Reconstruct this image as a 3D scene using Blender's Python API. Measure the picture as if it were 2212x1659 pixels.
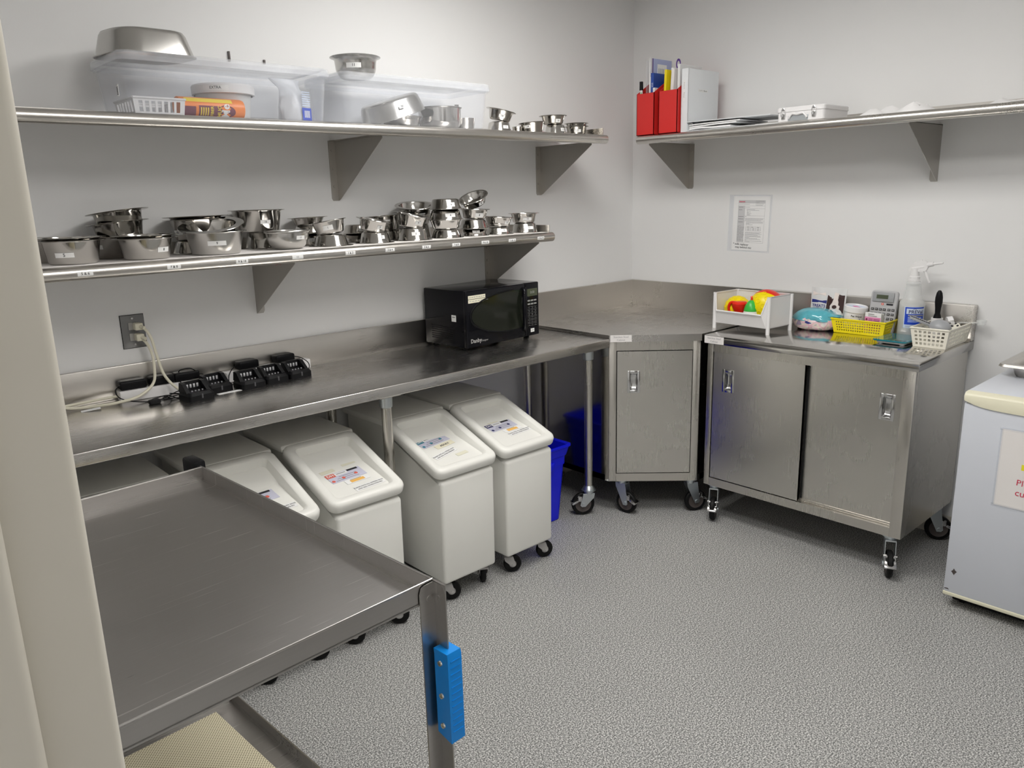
import bpy, bmesh, math, random
from mathutils import Vector, Matrix
random.seed(11)
for o in list(bpy.data.objects): bpy.data.objects.remove(o, do_unlink=True)
S = bpy.context.scene
COL = S.collection
PI = math.pi
def R_(d): return math.radians(d)

# ------------------------------------------------------------------ camera, world, exposure
YAW, PITCH, ROLL, FPX = 0.8324, -0.2377, -0.0270, 1680.0
CAM = Vector((-3.7933, -3.0461, 1.6168))
_d = Vector((math.cos(YAW)*math.cos(PITCH), math.sin(YAW)*math.cos(PITCH), math.sin(PITCH)))
_r = Vector((math.sin(YAW), -math.cos(YAW), 0)); _u = _r.cross(_d)
_r2 = math.cos(ROLL)*_r + math.sin(ROLL)*_u; _u2 = -math.sin(ROLL)*_r + math.cos(ROLL)*_u
cd = bpy.data.cameras.new('camera'); cam = bpy.data.objects.new('camera', cd); COL.objects.link(cam)
cd.sensor_fit = 'HORIZONTAL'; cd.sensor_width = 36.0; cd.lens = FPX/2212*36.0; cd.clip_start = 0.02
cam.matrix_world = Matrix(((_r2.x,_u2.x,-_d.x,CAM.x),(_r2.y,_u2.y,-_d.y,CAM.y),(_r2.z,_u2.z,-_d.z,CAM.z),(0,0,0,1)))
S.camera = cam
w = bpy.data.worlds.new('world'); S.world = w; w.use_nodes = True
w.node_tree.nodes['Background'].inputs[0].default_value = (1.0, 0.98, 0.95, 1)
w.node_tree.nodes['Background'].inputs[1].default_value = 0.55
S.view_settings.view_transform = 'Standard'; S.view_settings.look = 'None'
S.view_settings.exposure = 0.06; S.view_settings.gamma = 1.0
S.view_settings.use_curve_mapping = False
try: S.cycles.transparent_max_bounces = 32
except Exception: pass
LIGHT_POWER = 14.5
LIGHTS = [(-1.64, -1.28, 0), (-2.60, -2.60, 0)]   # ceiling troffers (x, y, rotation); the second is unseen, added as fill
HC = 2.75

# ------------------------------------------------------------------ materials
MATS = {}
def _new(name):
    m = bpy.data.materials.new(name); m.use_nodes = True; MATS[name] = m
    return m, m.node_tree, m.node_tree.nodes['Principled BSDF']
def mat(name, col, rough=.5, metal=0., spec=.5, coat=0., var=0., vs=8., bump=0., bs=200., sss=0., trans=0., ior=1.45, emit=None, es=0.):
    m, t, p = _new(name)
    p.inputs['Base Color'].default_value = (*col, 1); p.inputs['Roughness'].default_value = rough
    p.inputs['Metallic'].default_value = metal; p.inputs['Specular IOR Level'].default_value = spec
    p.inputs['Coat Weight'].default_value = coat; p.inputs['IOR'].default_value = ior
    if sss: p.inputs['Subsurface Weight'].default_value = sss; p.inputs['Subsurface Radius'].default_value = (.02,.02,.015)
    if trans: p.inputs['Transmission Weight'].default_value = trans
    if emit: p.inputs['Emission Color'].default_value = (*emit,1); p.inputs['Emission Strength'].default_value = es
    tc = t.nodes.new('ShaderNodeTexCoord')
    n = t.nodes.new('ShaderNodeTexNoise'); n.inputs['Scale'].default_value = vs; n.inputs['Detail'].default_value = 4
    t.links.new(tc.outputs['Object'], n.inputs['Vector'])
    mx = t.nodes.new('ShaderNodeMix'); mx.data_type = 'RGBA'
    v = var or .03
    mx.inputs[6].default_value = (*[c*(1-v) for c in col],1); mx.inputs[7].default_value = (*[min(1,c*(1+v)) for c in col],1)
    t.links.new(n.outputs['Fac'], mx.inputs[0]); t.links.new(mx.outputs[2], p.inputs['Base Color'])
    if bump:
        b = t.nodes.new('ShaderNodeBump'); b.inputs['Strength'].default_value = bump; b.inputs['Distance'].default_value = .002
        n2 = t.nodes.new('ShaderNodeTexNoise'); n2.inputs['Scale'].default_value = bs; n2.inputs['Detail'].default_value = 3
        t.links.new(tc.outputs['Object'], n2.inputs['Vector']); t.links.new(n2.outputs['Fac'], b.inputs['Height']); t.links.new(b.outputs['Normal'], p.inputs['Normal'])
    return m
def steel(name, col, rough, scale, dr=.10, dc=.10, smudge=.10, scratch=0.):
    """brushed stainless: fine stretched grain in roughness and tint, soft smudges, optional scratches"""
    m, t, p = _new(name); L = t.links.new
    p.inputs['Metallic'].default_value = 1.0
    tc = t.nodes.new('ShaderNodeTexCoord'); mp = t.nodes.new('ShaderNodeMapping'); mp.inputs['Scale'].default_value = scale
    L(tc.outputs['Object'], mp.inputs['Vector'])
    n = t.nodes.new('ShaderNodeTexNoise'); n.inputs['Scale'].default_value = 1.; n.inputs['Detail'].default_value = 4; L(mp.outputs[0], n.inputs['Vector'])
    s = t.nodes.new('ShaderNodeTexNoise'); s.inputs['Scale'].default_value = 3.5; s.inputs['Detail'].default_value = 3; L(tc.outputs['Object'], s.inputs['Vector'])
    a = t.nodes.new('ShaderNodeMapRange'); a.inputs['To Min'].default_value = rough-dr; a.inputs['To Max'].default_value = rough+dr; L(n.outputs['Fac'], a.inputs[0])
    b = t.nodes.new('ShaderNodeMapRange'); b.inputs['To Min'].default_value = -smudge; b.inputs['To Max'].default_value = smudge; L(s.outputs['Fac'], b.inputs[0])
    ad = t.nodes.new('ShaderNodeMath'); ad.operation = 'ADD'; L(a.outputs[0], ad.inputs[0]); L(b.outputs[0], ad.inputs[1]); ad.use_clamp = True
    L(ad.outputs[0], p.inputs['Roughness'])
    mx = t.nodes.new('ShaderNodeMix'); mx.data_type = 'RGBA'
    mx.inputs[6].default_value = (*[c*(1-dc) for c in col],1); mx.inputs[7].default_value = (*[min(1,c*(1+dc)) for c in col],1)
    L(n.outputs['Fac'], mx.inputs[0]); out = mx.outputs[2]
    if scratch:
        mp2 = t.nodes.new('ShaderNodeMapping'); mp2.inputs['Scale'].default_value = (6, 220, 6); mp2.inputs['Rotation'].default_value = (0,0,.12)
        L(tc.outputs['Object'], mp2.inputs['Vector'])
        q = t.nodes.new('ShaderNodeTexNoise'); q.inputs['Scale'].default_value = 1.; q.inputs['Detail'].default_value = 2; L(mp2.outputs[0], q.inputs['Vector'])
        r = t.nodes.new('ShaderNodeMapRange'); r.inputs['From Min'].default_value = .66; r.inputs['From Max'].default_value = .74; r.inputs['To Max'].default_value = scratch; L(q.outputs['Fac'], r.inputs[0])
        m2 = t.nodes.new('ShaderNodeMix'); m2.data_type = 'RGBA'; m2.inputs[7].default_value = (.9,.88,.85,1)
        L(r.outputs[0], m2.inputs[0]); L(out, m2.inputs[6]); out = m2.outputs[2]
    L(out, p.inputs['Base Color'])
    return m
def clear_plastic(name, col, fac, rough=.2):
    m, t, p = _new(name); L = t.links.new
    p.inputs['Base Color'].default_value = (*col,1); p.inputs['Roughness'].default_value = rough
    tr = t.nodes.new('ShaderNodeBsdfTransparent'); tr.inputs[0].default_value = (.985,.99,1,1)
    mx = t.nodes.new('ShaderNodeMixShader')
    tc = t.nodes.new('ShaderNodeTexCoord'); n = t.nodes.new('ShaderNodeTexNoise'); n.inputs['Scale'].default_value = 5; L(tc.outputs['Object'], n.inputs['Vector'])
    a = t.nodes.new('ShaderNodeMapRange'); a.inputs['To Min'].default_value = fac*.85; a.inputs['To Max'].default_value = fac*1.15; L(n.outputs['Fac'], a.inputs[0])
    lw = t.nodes.new('ShaderNodeLayerWeight'); lw.inputs[0].default_value = .35; pw = t.nodes.new('ShaderNodeMath'); pw.operation = 'POWER'; pw.inputs[1].default_value = 2.2; L(lw.outputs['Facing'], pw.inputs[0])
    ml = t.nodes.new('ShaderNodeMath'); ml.operation = 'MULTIPLY_ADD'; ml.inputs[1].default_value = .45; ml.use_clamp = True; L(pw.outputs[0], ml.inputs[0]); L(a.outputs[0], ml.inputs[2])
    L(ml.outputs[0], mx.inputs[0]); L(tr.outputs[0], mx.inputs[1]); L(p.outputs[0], mx.inputs[2])
    L(mx.outputs[0], t.nodes['Material Output'].inputs['Surface'])
    return m
mat('wall_paint', (.80,.80,.797), .55, var=.012, vs=2, bump=.06, bs=260)
mat('ceiling_paint', (.82,.81,.79), .8, bump=.1, bs=90)
mat('jamb_paint', (.60,.57,.50), .35, var=.02)
mat('added_door_dark', (.10,.085,.07), .45, var=.1)
mat('lamp_white', (1,1,1), .5, emit=(1.0,.98,.95), es=LIGHT_POWER)
mat('lamp_white_fill', (1,1,1), .5, emit=(1.0,.98,.95), es=LIGHT_POWER*.95)  # diffuser of the unseen troffer added as fill light
mat('lamp_frame', (.8,.8,.8), .4)
steel('steel_table', (.62,.60,.575), .27, (4,240,240), dc=.04, dr=.03, smudge=.06)
steel('steel_mirror', (.56,.545,.52), .13, (4,200,200), dr=.04, dc=.04, smudge=.04)
steel('steel_shelf', (.62,.595,.56), .29, (3,260,260), dc=.03, dr=.025, smudge=.05)
steel('steel_door', (.66,.64,.60), .27, (260,260,4), dc=.015, dr=.012, smudge=.05)
steel('steel_frame', (.64,.615,.57), .28, (200,200,6), dc=.03, dr=.025, smudge=.05)
steel('steel_cart', (.48,.465,.45), .30, (5,240,240), dc=.05, dr=.025, smudge=.06, scratch=.5)
steel('steel_bracket', (.45,.43,.40), .38, (220,220,8), dc=.06)
mat('steel_bowl', (.53,.515,.49), .13, 1.0, var=.06, vs=14)
mat('steel_bowl_satin', (.53,.52,.50), .24, 1.0, var=.06, vs=20)
mat('chrome', (.66,.66,.66), .15, 1.0)
mat('zinc', (.62,.66,.68), .35, 1.0)
mat('rubber', (.008,.008,.008), .5, spec=.2)
mat('wheel_hub', (.085,.07,.065), .45)
mat('hub_grey', (.42,.41,.40), .45)
mat('dark_gap', (.01,.01,.01), .8)
mat('bin_poly', (.84,.835,.79), .38, var=.035, vs=5, sss=.0, bump=.05, bs=60)
mat('bin_poly_shaded', (.60,.585,.52), .42, var=.05, vs=5)  # unused copy of the bin plastic with shade put into its colour
mat('blue_bin', (.006,.012,.80), .32, var=.06)
mat('grip_blue', (.0,.23,.70), .34)
mat('black_plastic', (.007,.007,.008), .42, spec=.18)
mat('black_gloss', (.004,.004,.006), .12, spec=.22, coat=.08)
mat('glass_dark', (.012,.014,.010), .08, spec=.3, coat=.1)
mat('keypad_grey', (.35,.35,.33), .5)
mat('white_plastic', (.80,.79,.79), .35)
mat('offwhite_plastic', (.80,.77,.67), .38)
mat('cream_plastic', (.78,.75,.58), .38)
mat('cord_cream', (.72,.69,.56), .42)
mat('fridge_white', (.64,.665,.72), .30, var=.015, bump=.05, bs=300)
mat('paper', (.84,.84,.84), .75)
mat('paper_warm', (.83,.80,.78), .75)
mat('ink', (.02,.02,.025), .7)
mat('ink_grey', (.30,.30,.31), .7)
mat('grey_cell', (.60,.60,.61), .7)
mat('ink_red', (.62,.03,.08), .6)
mat('highlight_yellow', (.88,.80,.03), .6)
mat('sticker', (.86,.86,.85), .5)
mat('sticker_cream', (.84,.80,.62), .5)
mat('red_file', (.66,.025,.022), .40)
mat('binder_white', (.80,.82,.84), .38)
mat('card_white', (.80,.80,.80), .6)
mat('blue_booklet', (.025,.075,.36), .4)
mat('yellow_booklet', (.85,.68,.01), .4)
mat('lilac', (.42,.47,.72), .4)
mat('purple', (.10,.04,.24), .45)
mat('navy', (.02,.03,.20), .45)
mat('yellow_plastic', (.88,.73,.0), .33)
mat('toy_yellow', (.88,.70,.0), .35, bump=.2, bs=60)
mat('toy_red', (.75,.02,.005), .3)
mat('toy_green', (.05,.48,.07), .32)
mat('toy_white', (.80,.80,.77), .3)
mat('teal_glass', (.01,.17,.22), .06, coat=.8)
mat('teal_film', (.10,.42,.50), .12, coat=.5, var=.3, vs=30, bump=.6, bs=25)
mat('calc_grey', (.50,.50,.51), .4)
mat('calc_dark', (.33,.34,.35), .4)
mat('key_dark', (.07,.07,.075), .45)
mat('key_orange', (.70,.30,.14), .45)
mat('lcd', (.08,.095,.06), .25)
mat('pink', (.78,.28,.50), .5)
mat('label_blue', (.012,.06,.52), .4)
mat('label_pale', (.62,.70,.84), .4)
mat('grey_plastic', (.36,.37,.39), .35)
mat('orange_label', (.86,.22,.015), .38)
mat('yellow_label', (.88,.66,.03), .4)
mat('maroon', (.16,.015,.05), .45)
mat('dog_dark', (.045,.02,.018), .45)
mat('dog_white', (.78,.70,.66), .45)
mat('foil', (.80,.80,.80), .25, metal=.2)
mat('outlet_grey', (.20,.20,.20), .38, .6)
mat('outlet_face', (.42,.41,.39), .45)
mat('label_lilac', (.60,.60,.72), .5)
mat('label_red', (.72,.13,.09), .5)
mat('label_teal', (.03,.22,.30), .5)
mat('label_navy', (.03,.03,.12), .5)
mat('label_orange', (.85,.48,.12), .5)
mat('tape', (.78,.76,.62), .3)
mat('cloth_white', (.84,.83,.83), .9)
mat('contact', (.75,.75,.78), .3, .6)
mat('black_cable', (.008,.008,.009), .45, spec=.2)
clear_plastic('clear_box', (.90,.91,.93), .06, .16)
clear_plastic('clear_lid', (.92,.93,.95), .14, .14)
clear_plastic('clear_sheet', (.87,.88,.89), .13, .15)
clear_plastic('bottle_clear', (.88,.89,.87), .36, .16)
clear_plastic('frost', (.84,.84,.83), .60, .25)
clear_plastic('bag_film', (.86,.88,.92), .42, .15)
def floor_material():
    m, t, p = _new('floor_vinyl'); L = t.links.new
    p.inputs['Roughness'].default_value = .48
    tc = t.nodes.new('ShaderNodeTexCoord')
    a = t.nodes.new('ShaderNodeTexNoise'); a.inputs['Scale'].default_value = 215; a.inputs['Detail'].default_value = 2; L(tc.outputs['Object'], a.inputs['Vector'])
    r = t.nodes.new('ShaderNodeValToRGB'); e = r.color_ramp.elements
    e[0].position = .38; e[0].color = (.11,.11,.108,1); e[1].position = .63; e[1].color = (.68,.675,.655,1)
    k = r.color_ramp.elements.new(.50); k.color = (.305,.305,.297,1)
    L(a.outputs['Fac'], r.inputs[0])
    b = t.nodes.new('ShaderNodeTexNoise'); b.inputs['Scale'].default_value = 3; L(tc.outputs['Object'], b.inputs['Vector'])
    mx = t.nodes.new('ShaderNodeMix'); mx.data_type = 'RGBA'; mx.blend_type = 'MULTIPLY'; mx.inputs[0].default_value = 1
    r2 = t.nodes.new('ShaderNodeMapRange'); r2.inputs['To Min'].default_value = .93; r2.inputs['To Max'].default_value = 1.07; L(b.outputs['Fac'], r2.inputs[0])
    cb = t.nodes.new('ShaderNodeCombineColor'); [L(r2.outputs[0], cb.inputs[i]) for i in range(3)]
    L(r.outputs[0], mx.inputs[6]); L(cb.outputs[0], mx.inputs[7]); L(mx.outputs[2], p.inputs['Base Color'])
floor_material()
def mesh_mat_material():
    m, t, p = _new('mesh_mat'); L = t.links.new
    p.inputs['Roughness'].default_value = .7
    tc = t.nodes.new('ShaderNodeTexCoord'); v = t.nodes.new('ShaderNodeTexVoronoi'); v.inputs['Scale'].default_value = 155; v.inputs['Randomness'].default_value = 0
    mp = t.nodes.new('ShaderNodeMapping'); mp.inputs['Rotation'].default_value = (0,0,.78); mp.inputs['Scale'].default_value = (1,1,.001)
    L(tc.outputs['Object'], mp.inputs[0]); L(mp.outputs[0], v.inputs['Vector'])
    r = t.nodes.new('ShaderNodeValToRGB'); e = r.color_ramp.elements
    e[0].position = .30; e[0].color = (.30,.26,.16,1); e[1].position = .42; e[1].color = (.80,.74,.55,1)
    L(v.outputs['Distance'], r.inputs[0]); L(r.outputs[0], p.inputs['Base Color'])
mesh_mat_material()
def treat_material():
    m, t, p = _new('treat_bag'); L = t.links.new
    p.inputs['Roughness'].default_value = .18; p.inputs['Coat Weight'].default_value = .5
    tc = t.nodes.new('ShaderNodeTexCoord'); n = t.nodes.new('ShaderNodeTexNoise'); n.inputs['Scale'].default_value = 26; n.inputs['Detail'].default_value = 1.5; L(tc.outputs['Object'], n.inputs['Vector'])
    r = t.nodes.new('ShaderNodeValToRGB'); e = r.color_ramp.elements
    e[0].position = .38; e[0].color = (.30,.24,.34,1); e[1].position = .72; e[1].color = (.62,.60,.66,1)
    for ps, c in ((.46,(.74,.66,.56,1)),(.54,(.72,.40,.50,1)),(.62,(.74,.70,.62,1))): k = e.new(ps); k.color = c
    L(n.outputs['Fac'], r.inputs[0])
    L(r.outputs[0], p.inputs['Base Color'])
    b = t.nodes.new('ShaderNodeBump'); b.inputs['Strength'].default_value = .7; b.inputs['Distance'].default_value = .004; L(n.outputs['Fac'], b.inputs['Height']); L(b.outputs[0], p.inputs['Normal'])
treat_material()

# ------------------------------------------------------------------ mesh helpers
def face(o, u, n=None):
    """frame: X = u along the face, Y = up, Z = out of the face"""
    u = Vector(u).normalized(); wv = Vector((0,0,1)); nn = u.cross(wv)
    return Matrix(((u.x,wv.x,nn.x,o[0]),(u.y,wv.y,nn.y,o[1]),(u.z,wv.z,nn.z,o[2]),(0,0,0,1)))
def frame(o, x, y):
    x = Vector(x).normalized(); z = x.cross(Vector(y)).normalized(); y = z.cross(x)
    return Matrix(((x.x,y.x,z.x,o[0]),(x.y,y.y,z.y,o[1]),(x.z,y.z,z.z,o[2]),(0,0,0,1)))
_TC = {}
def text_geom(s, size=1.0, bold=0.):
    k = (s, bold)
    if k not in _TC:
        cu = bpy.data.curves.new('txt','FONT'); cu.body = s; cu.size = 1; cu.resolution_u = 2; cu.align_x = 'CENTER'; cu.align_y = 'CENTER'; cu.offset = bold
        o = bpy.data.objects.new('txt', cu); COL.objects.link(o)
        dg = bpy.context.evaluated_depsgraph_get(); me = bpy.data.meshes.new_from_object(o.evaluated_get(dg))
        _TC[k] = ([tuple(v.co) for v in me.vertices], [tuple(p.vertices) for p in me.polygons])
        bpy.data.objects.remove(o); bpy.data.curves.remove(cu); bpy.data.meshes.remove(me)
    v, f = _TC[k]
    return [(x*size, y*size) for x, y, z in v], f
class MB:
    def __init__(s, M=None): s.v=[]; s.f=[]; s.m=[]; s.M = M or Matrix()
    def add(s, vs, fs, mi=0):
        b = len(s.v); s.v += [s.M @ Vector(v) for v in vs]; s.f += [tuple(b+i for i in f) for f in fs]; s.m += [mi]*len(fs); return s
    def box(s, a, b, r=0, mi=0, seg=2):
        a, b = [min(p,q) for p,q in zip(a,b)], [max(p,q) for p,q in zip(a,b)]
        if not r:
            x0,y0,z0 = a; x1,y1,z1 = b
            return s.add([(x0,y0,z0),(x1,y0,z0),(x1,y1,z0),(x0,y1,z0),(x0,y0,z1),(x1,y0,z1),(x1,y1,z1),(x0,y1,z1)],
              [(3,2,1,0),(4,5,6,7),(0,1,5,4),(1,2,6,5),(2,3,7,6),(3,0,4,7)], mi)
        bm = bmesh.new(); bmesh.ops.create_cube(bm, size=1)
        for v in bm.verts: v.co = Vector([(a[i]+b[i])/2 + v.co[i]*(b[i]-a[i]) for i in range(3)])
        bmesh.ops.bevel(bm, geom=bm.edges[:], offset=r, segments=seg, profile=.5, affect='EDGES')
        return s.bm(bm, mi)
    def bm(s, bm, mi=0):
        bm.verts.index_update(); s.add([v.co[:] for v in bm.verts], [[v.index for v in f.verts] for f in bm.faces], mi); bm.free(); return s
    def prism(s, poly, vec, mi=0):
        n = len(poly); vec = Vector(vec); P = [Vector(p) for p in poly]
        nr = Vector((0,0,0))
        for i in range(n): nr += P[i].cross(P[(i+1)%n])
        if nr.dot(vec) < 0: P.reverse()
        vs = P + [p+vec for p in P]
        return s.add(vs, [tuple(range(n-1,-1,-1)), tuple(range(n,2*n))] + [(i,(i+1)%n,n+(i+1)%n,n+i) for i in range(n)], mi)
    def rings(s, rings, mi=0, caps=True, closed=False):
        n = len(rings[0]); vs = [p for r in rings for p in r]; fs = []
        k = len(rings)
        for j in range(k if closed else k-1):
            for i in range(n): fs.append((j*n+i, j*n+(i+1)%n, ((j+1)%k)*n+(i+1)%n, ((j+1)%k)*n+i))
        if caps and not closed: fs += [tuple(range(n-1,-1,-1)), tuple(range((k-1)*n, k*n))]
        return s.add(vs, fs, mi)
    def cyl(s, p0, p1, r0, r1=None, n=20, mi=0, caps=True):
        r1 = r0 if r1 is None else r1; p0=Vector(p0); p1=Vector(p1); d=(p1-p0).normalized()
        a = d.orthogonal().normalized(); b = d.cross(a)
        return s.rings([[p0+(a*math.cos(2*PI*i/n)+b*math.sin(2*PI*i/n))*r0 for i in range(n)],[p1+(a*math.cos(2*PI*i/n)+b*math.sin(2*PI*i/n))*r1 for i in range(n)]], mi, caps)
    def lathe(s, prof, n=32, mi=0, sx=1., sy=1., axis=None):
        vs=[]; fs=[]; k=len(prof); idx=[]
        for r,z in prof:
            if r < 1e-7: idx.append([len(vs)]*n); vs.append((0,0,z))
            else: idx.append(list(range(len(vs),len(vs)+n))); vs += [(r*sx*math.cos(2*PI*i/n), r*sy*math.sin(2*PI*i/n), z) for i in range(n)]
        for j in range(k-1):
            for i in range(n):
                q = [idx[j][i], idx[j][(i+1)%n], idx[j+1][(i+1)%n], idx[j+1][i]]
                u = []
                for t in q:
                    if t not in u: u.append(t)
                if len(u) > 2: fs.append(tuple(u))
        if axis is not None:
            vs = [axis @ Vector(v) for v in vs]
        return s.add(vs, fs, mi)
    def tube(s, path, r, n=8, mi=0, sub=0):
        P = [Vector(p) for p in path]
        if sub: P = spline(P, sub)
        rings=[]; t0=(P[1]-P[0]).normalized(); a=t0.orthogonal().normalized()
        for i,p in enumerate(P):
            t = (P[min(i+1,len(P)-1)]-P[max(i-1,0)]).normalized()
            a = (a - t*a.dot(t)).normalized(); b = t.cross(a); rr = r[i] if isinstance(r,(list,tuple)) else r
            rings.append([p+(a*math.cos(2*PI*k/n)+b*math.sin(2*PI*k/n))*rr for k in range(n)])
        return s.rings(rings, mi)
    def quad(s, a, b, c, d, mi=0): return s.add([a,b,c,d],[(0,1,2,3)],mi)
    def text(s, t, size, x=0, y=0, z=.0008, mi=0, rot=0, bold=0., fn=None, wide=1.):
        v, f = text_geom(t, size, bold); c, q = math.cos(rot), math.sin(rot); out=[]
        for a, b in v:
            a *= wide; px, py = x+a*c-b*q, y+a*q+b*c
            out.append(fn(px,py,z) if fn else (px,py,z))
        return s.add(out, f, mi)
    def build(s, name, mats, parent=None, sharp=35, smooth=True):
        me = bpy.data.meshes.new(name); me.from_pydata([tuple(v) for v in s.v], [], s.f)
        for m in (mats if isinstance(mats,(list,tuple)) else [mats]): me.materials.append(MATS[m])
        me.polygons.foreach_set('material_index', s.m)
        bm = bmesh.new(); bm.from_mesh(me); bmesh.ops.remove_doubles(bm, verts=bm.verts[:], dist=1e-5) if len(bm.verts) < 6000 else None
        bm.to_mesh(me); bm.free()
        if smooth:
            me.polygons.foreach_set('use_smooth', [True]*len(me.polygons)); me.set_sharp_from_angle(angle=R_(sharp))
        me.update()
        o = bpy.data.objects.new(name, me); COL.objects.link(o)
        if parent: o.parent = parent
        return o
def spline(P, k):
    out=[]; n=len(P)
    for i in range(n-1):
        p0,p1,p2,p3 = P[max(i-1,0)],P[i],P[i+1],P[min(i+2,n-1)]
        for j in range(k):
            t=j/k; out.append(.5*((2*p1)+(p2-p0)*t+(2*p0-5*p1+4*p2-p3)*t*t+(3*p1-p0-3*p2+p3)*t*t*t))
    out.append(P[-1]); return out
def rrect(x0,y0,x1,y1,r,z,n=4):
    out=[]
    for cx,cy,a in ((x1-r,y1-r,0),(x0+r,y1-r,90),(x0+r,y0+r,180),(x1-r,y0+r,270)):
        for i in range(n+1): t=R_(a+90*i/n); out.append((cx+r*math.cos(t),cy+r*math.sin(t),z))
    return out
def tag(o, label, cat, group=None):
    o['label']=label; o['category']=cat
    if group: o['group']=group
    return o
def thing(name, label, cat, loc=(0,0,0), rotz=0., group=None):
    o = bpy.data.objects.new(name, None); COL.objects.link(o); o.location=loc; o.rotation_euler=(0,0,rotz); o.empty_display_size=.05
    return tag(o,label,cat,group)
def at_(o, loc, rotz=0.): o.location=loc; o.rotation_euler=(0,0,rotz); return o
def struct(o, kind='structure'): o['kind']=kind; return o
def copy_tree(o, parent=None):
    c = o.copy(); COL.objects.link(c)
    if parent: c.parent = parent
    for ch in list(o.children): copy_tree(ch, c)
    return c

# ------------------------------------------------------------------ the room
XW, YS = -3.725, -3.75        # inner faces of the west and south walls
JY = -2.66                   # door opening in the west wall: from JY to JY-0.95
def setting():
    struct(MB().box((XW-1.6,YS-.1,-.08),(.1,.1,0)).build('floor','floor_vinyl',smooth=False))
    struct(MB().box((XW-.2,YS-.12,HC),(.12,.12,HC+.08)).build('ceiling','ceiling_paint',smooth=False))
    struct(MB().box((XW-.16,0,0),(.12,.12,HC)).build('wall_left','wall_paint',smooth=False))
    struct(MB().box((0,YS-.12,0),(.12,0,HC)).build('wall_right','wall_paint',smooth=False))
    struct(MB().box((XW-.16,YS-.12,0),(0,YS,HC)).build('wall_front','wall_paint',smooth=False))
    b = MB(); b.box((XW-.16,JY+.02,0),(XW,0,HC)); b.box((XW-.16,YS,0),(XW,JY-.97,HC)); b.box((XW-.16,JY-.97,2.16),(XW,JY+.02,HC))
    struct(b.build('wall_back','wall_paint',smooth=False))
    # hollow metal door frame lining the opening
    d = MB()
    def arc(cx,cy,r,a0,a1,n=6): return [(cx+r*math.cos(R_(a0+(a1-a0)*i/n)),cy+r*math.sin(R_(a0+(a1-a0)*i/n))) for i in range(n+1)]
    for y, sg in ((0,1),(-.95,-1)):
        P = [(XW-.175,.03),(XW-.175,-.012)]+arc(XW-.022-.005,-.012+.005,.005,-90,0)+[(XW-.022,0)]+arc(XW+.012-.005,.005,.005,-90,0)+[(XW+.012,.055),(XW,.055),(XW,.03)]
        d.prism([(x,JY+y+sg*q,0) for x,q in P],(0,0,2.14))
    d.box((XW-.175,JY-.97,2.12),(XW+.012,JY+.02,2.15),.006)
    struct(d.build('door_1','jamb_paint'))
    dd = MB(); dd.box((-2.75,YS-.005,0),(-1.80,YS+.03,2.10),.004); dd.box((-2.70,YS+.01,.01),(-1.85,YS+.04,2.05),.004,1); dd.cyl((-1.93,YS+.04,1.0),(-1.93,YS+.09,1.0),.012,mi=2); dd.cyl((-1.93,YS+.085,1.0),(-2.05,YS+.085,1.0),.010,mi=2)
    struct(dd.build('added_dark_door',['jamb_paint','added_door_dark','chrome']))  # dark door added out of view so the bowls have something to reflect
    c = MB(); c.box((-.012,YS,0),(0,0,.10),.003); struct(c.build('baseboard_right','jamb_paint'))
    c = MB(); c.box((XW,-.012,0),(-.012,0,.10),.003); struct(c.build('baseboard_left','jamb_paint'))
setting()
for i,(x,y,rz) in enumerate(LIGHTS):
    t = thing('ceiling_light', ['recessed ceiling light nearest the counters','added ceiling fill light farther from the counters'][i], 'light', (x,y,HC-.03), R_(rz), 'ceiling lights')
    b = MB(); 
    for a,c in (((-.32,-.62),(-.28,.62)),((.28,-.62),(.32,.62)),((-.28,-.62),(.28,-.58)),((-.28,.58),(.28,.62))): b.box((*a,0),(*c,.03))
    b.build('frame','lamp_frame',t)
    MB().box((-.28,-.58,.012),(.28,.58,.02)).build('diffuser','lamp_white' if i==0 else 'lamp_white_fill',t)

# ------------------------------------------------------------------ shared hardware
def handle_part(parent, M, w=.062, h=.112):
    b = MB(M)
    hw, hh = w/2, h/2; fw = .013
    for a,c in (((-hw,-hh),(-hw+fw,hh)),((hw-fw,-hh),(hw,hh)),((-hw+fw,-hh),(hw-fw,-hh+fw)),((-hw+fw,hh-fw),(hw-fw,hh))): b.box((*a,-.002),(*c,.0022),.0008)
    nu,nv = 8,14; vs=[]; fs=[]
    for j in range(nv+1):
        v=-1+2*j/nv
        for i in range(nu+1):
            u=-1+2*i/nu; pin = 1-.10*(1-v*v)
            d = -.020*max(0,1-v**4)**.6*max(0,1-u**8)**.5
            vs.append((u*(hw-fw)*1.0*pin, v*(hh-fw), d))
    for j in range(nv):
        for i in range(nu): k=j*(nu+1)+i; fs.append((k,k+1,k+nu+2,k+nu+1))
    b.add(vs,fs)
    return b.build('handle','chrome',parent,sharp=50)
def panel_hole(b, x0,x1,y0,y1,hx,hy,hw,hh,z0,z1):
    xs=(x0,hx-hw,hx+hw,x1); ys=(y0,hy-hh,hy+hh,y1)
    for i in range(3):
        for j in range(3):
            if not (i==1 and j==1): b.box((xs[i],ys[j],z0),(xs[i+1],ys[j+1],z1))
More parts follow.
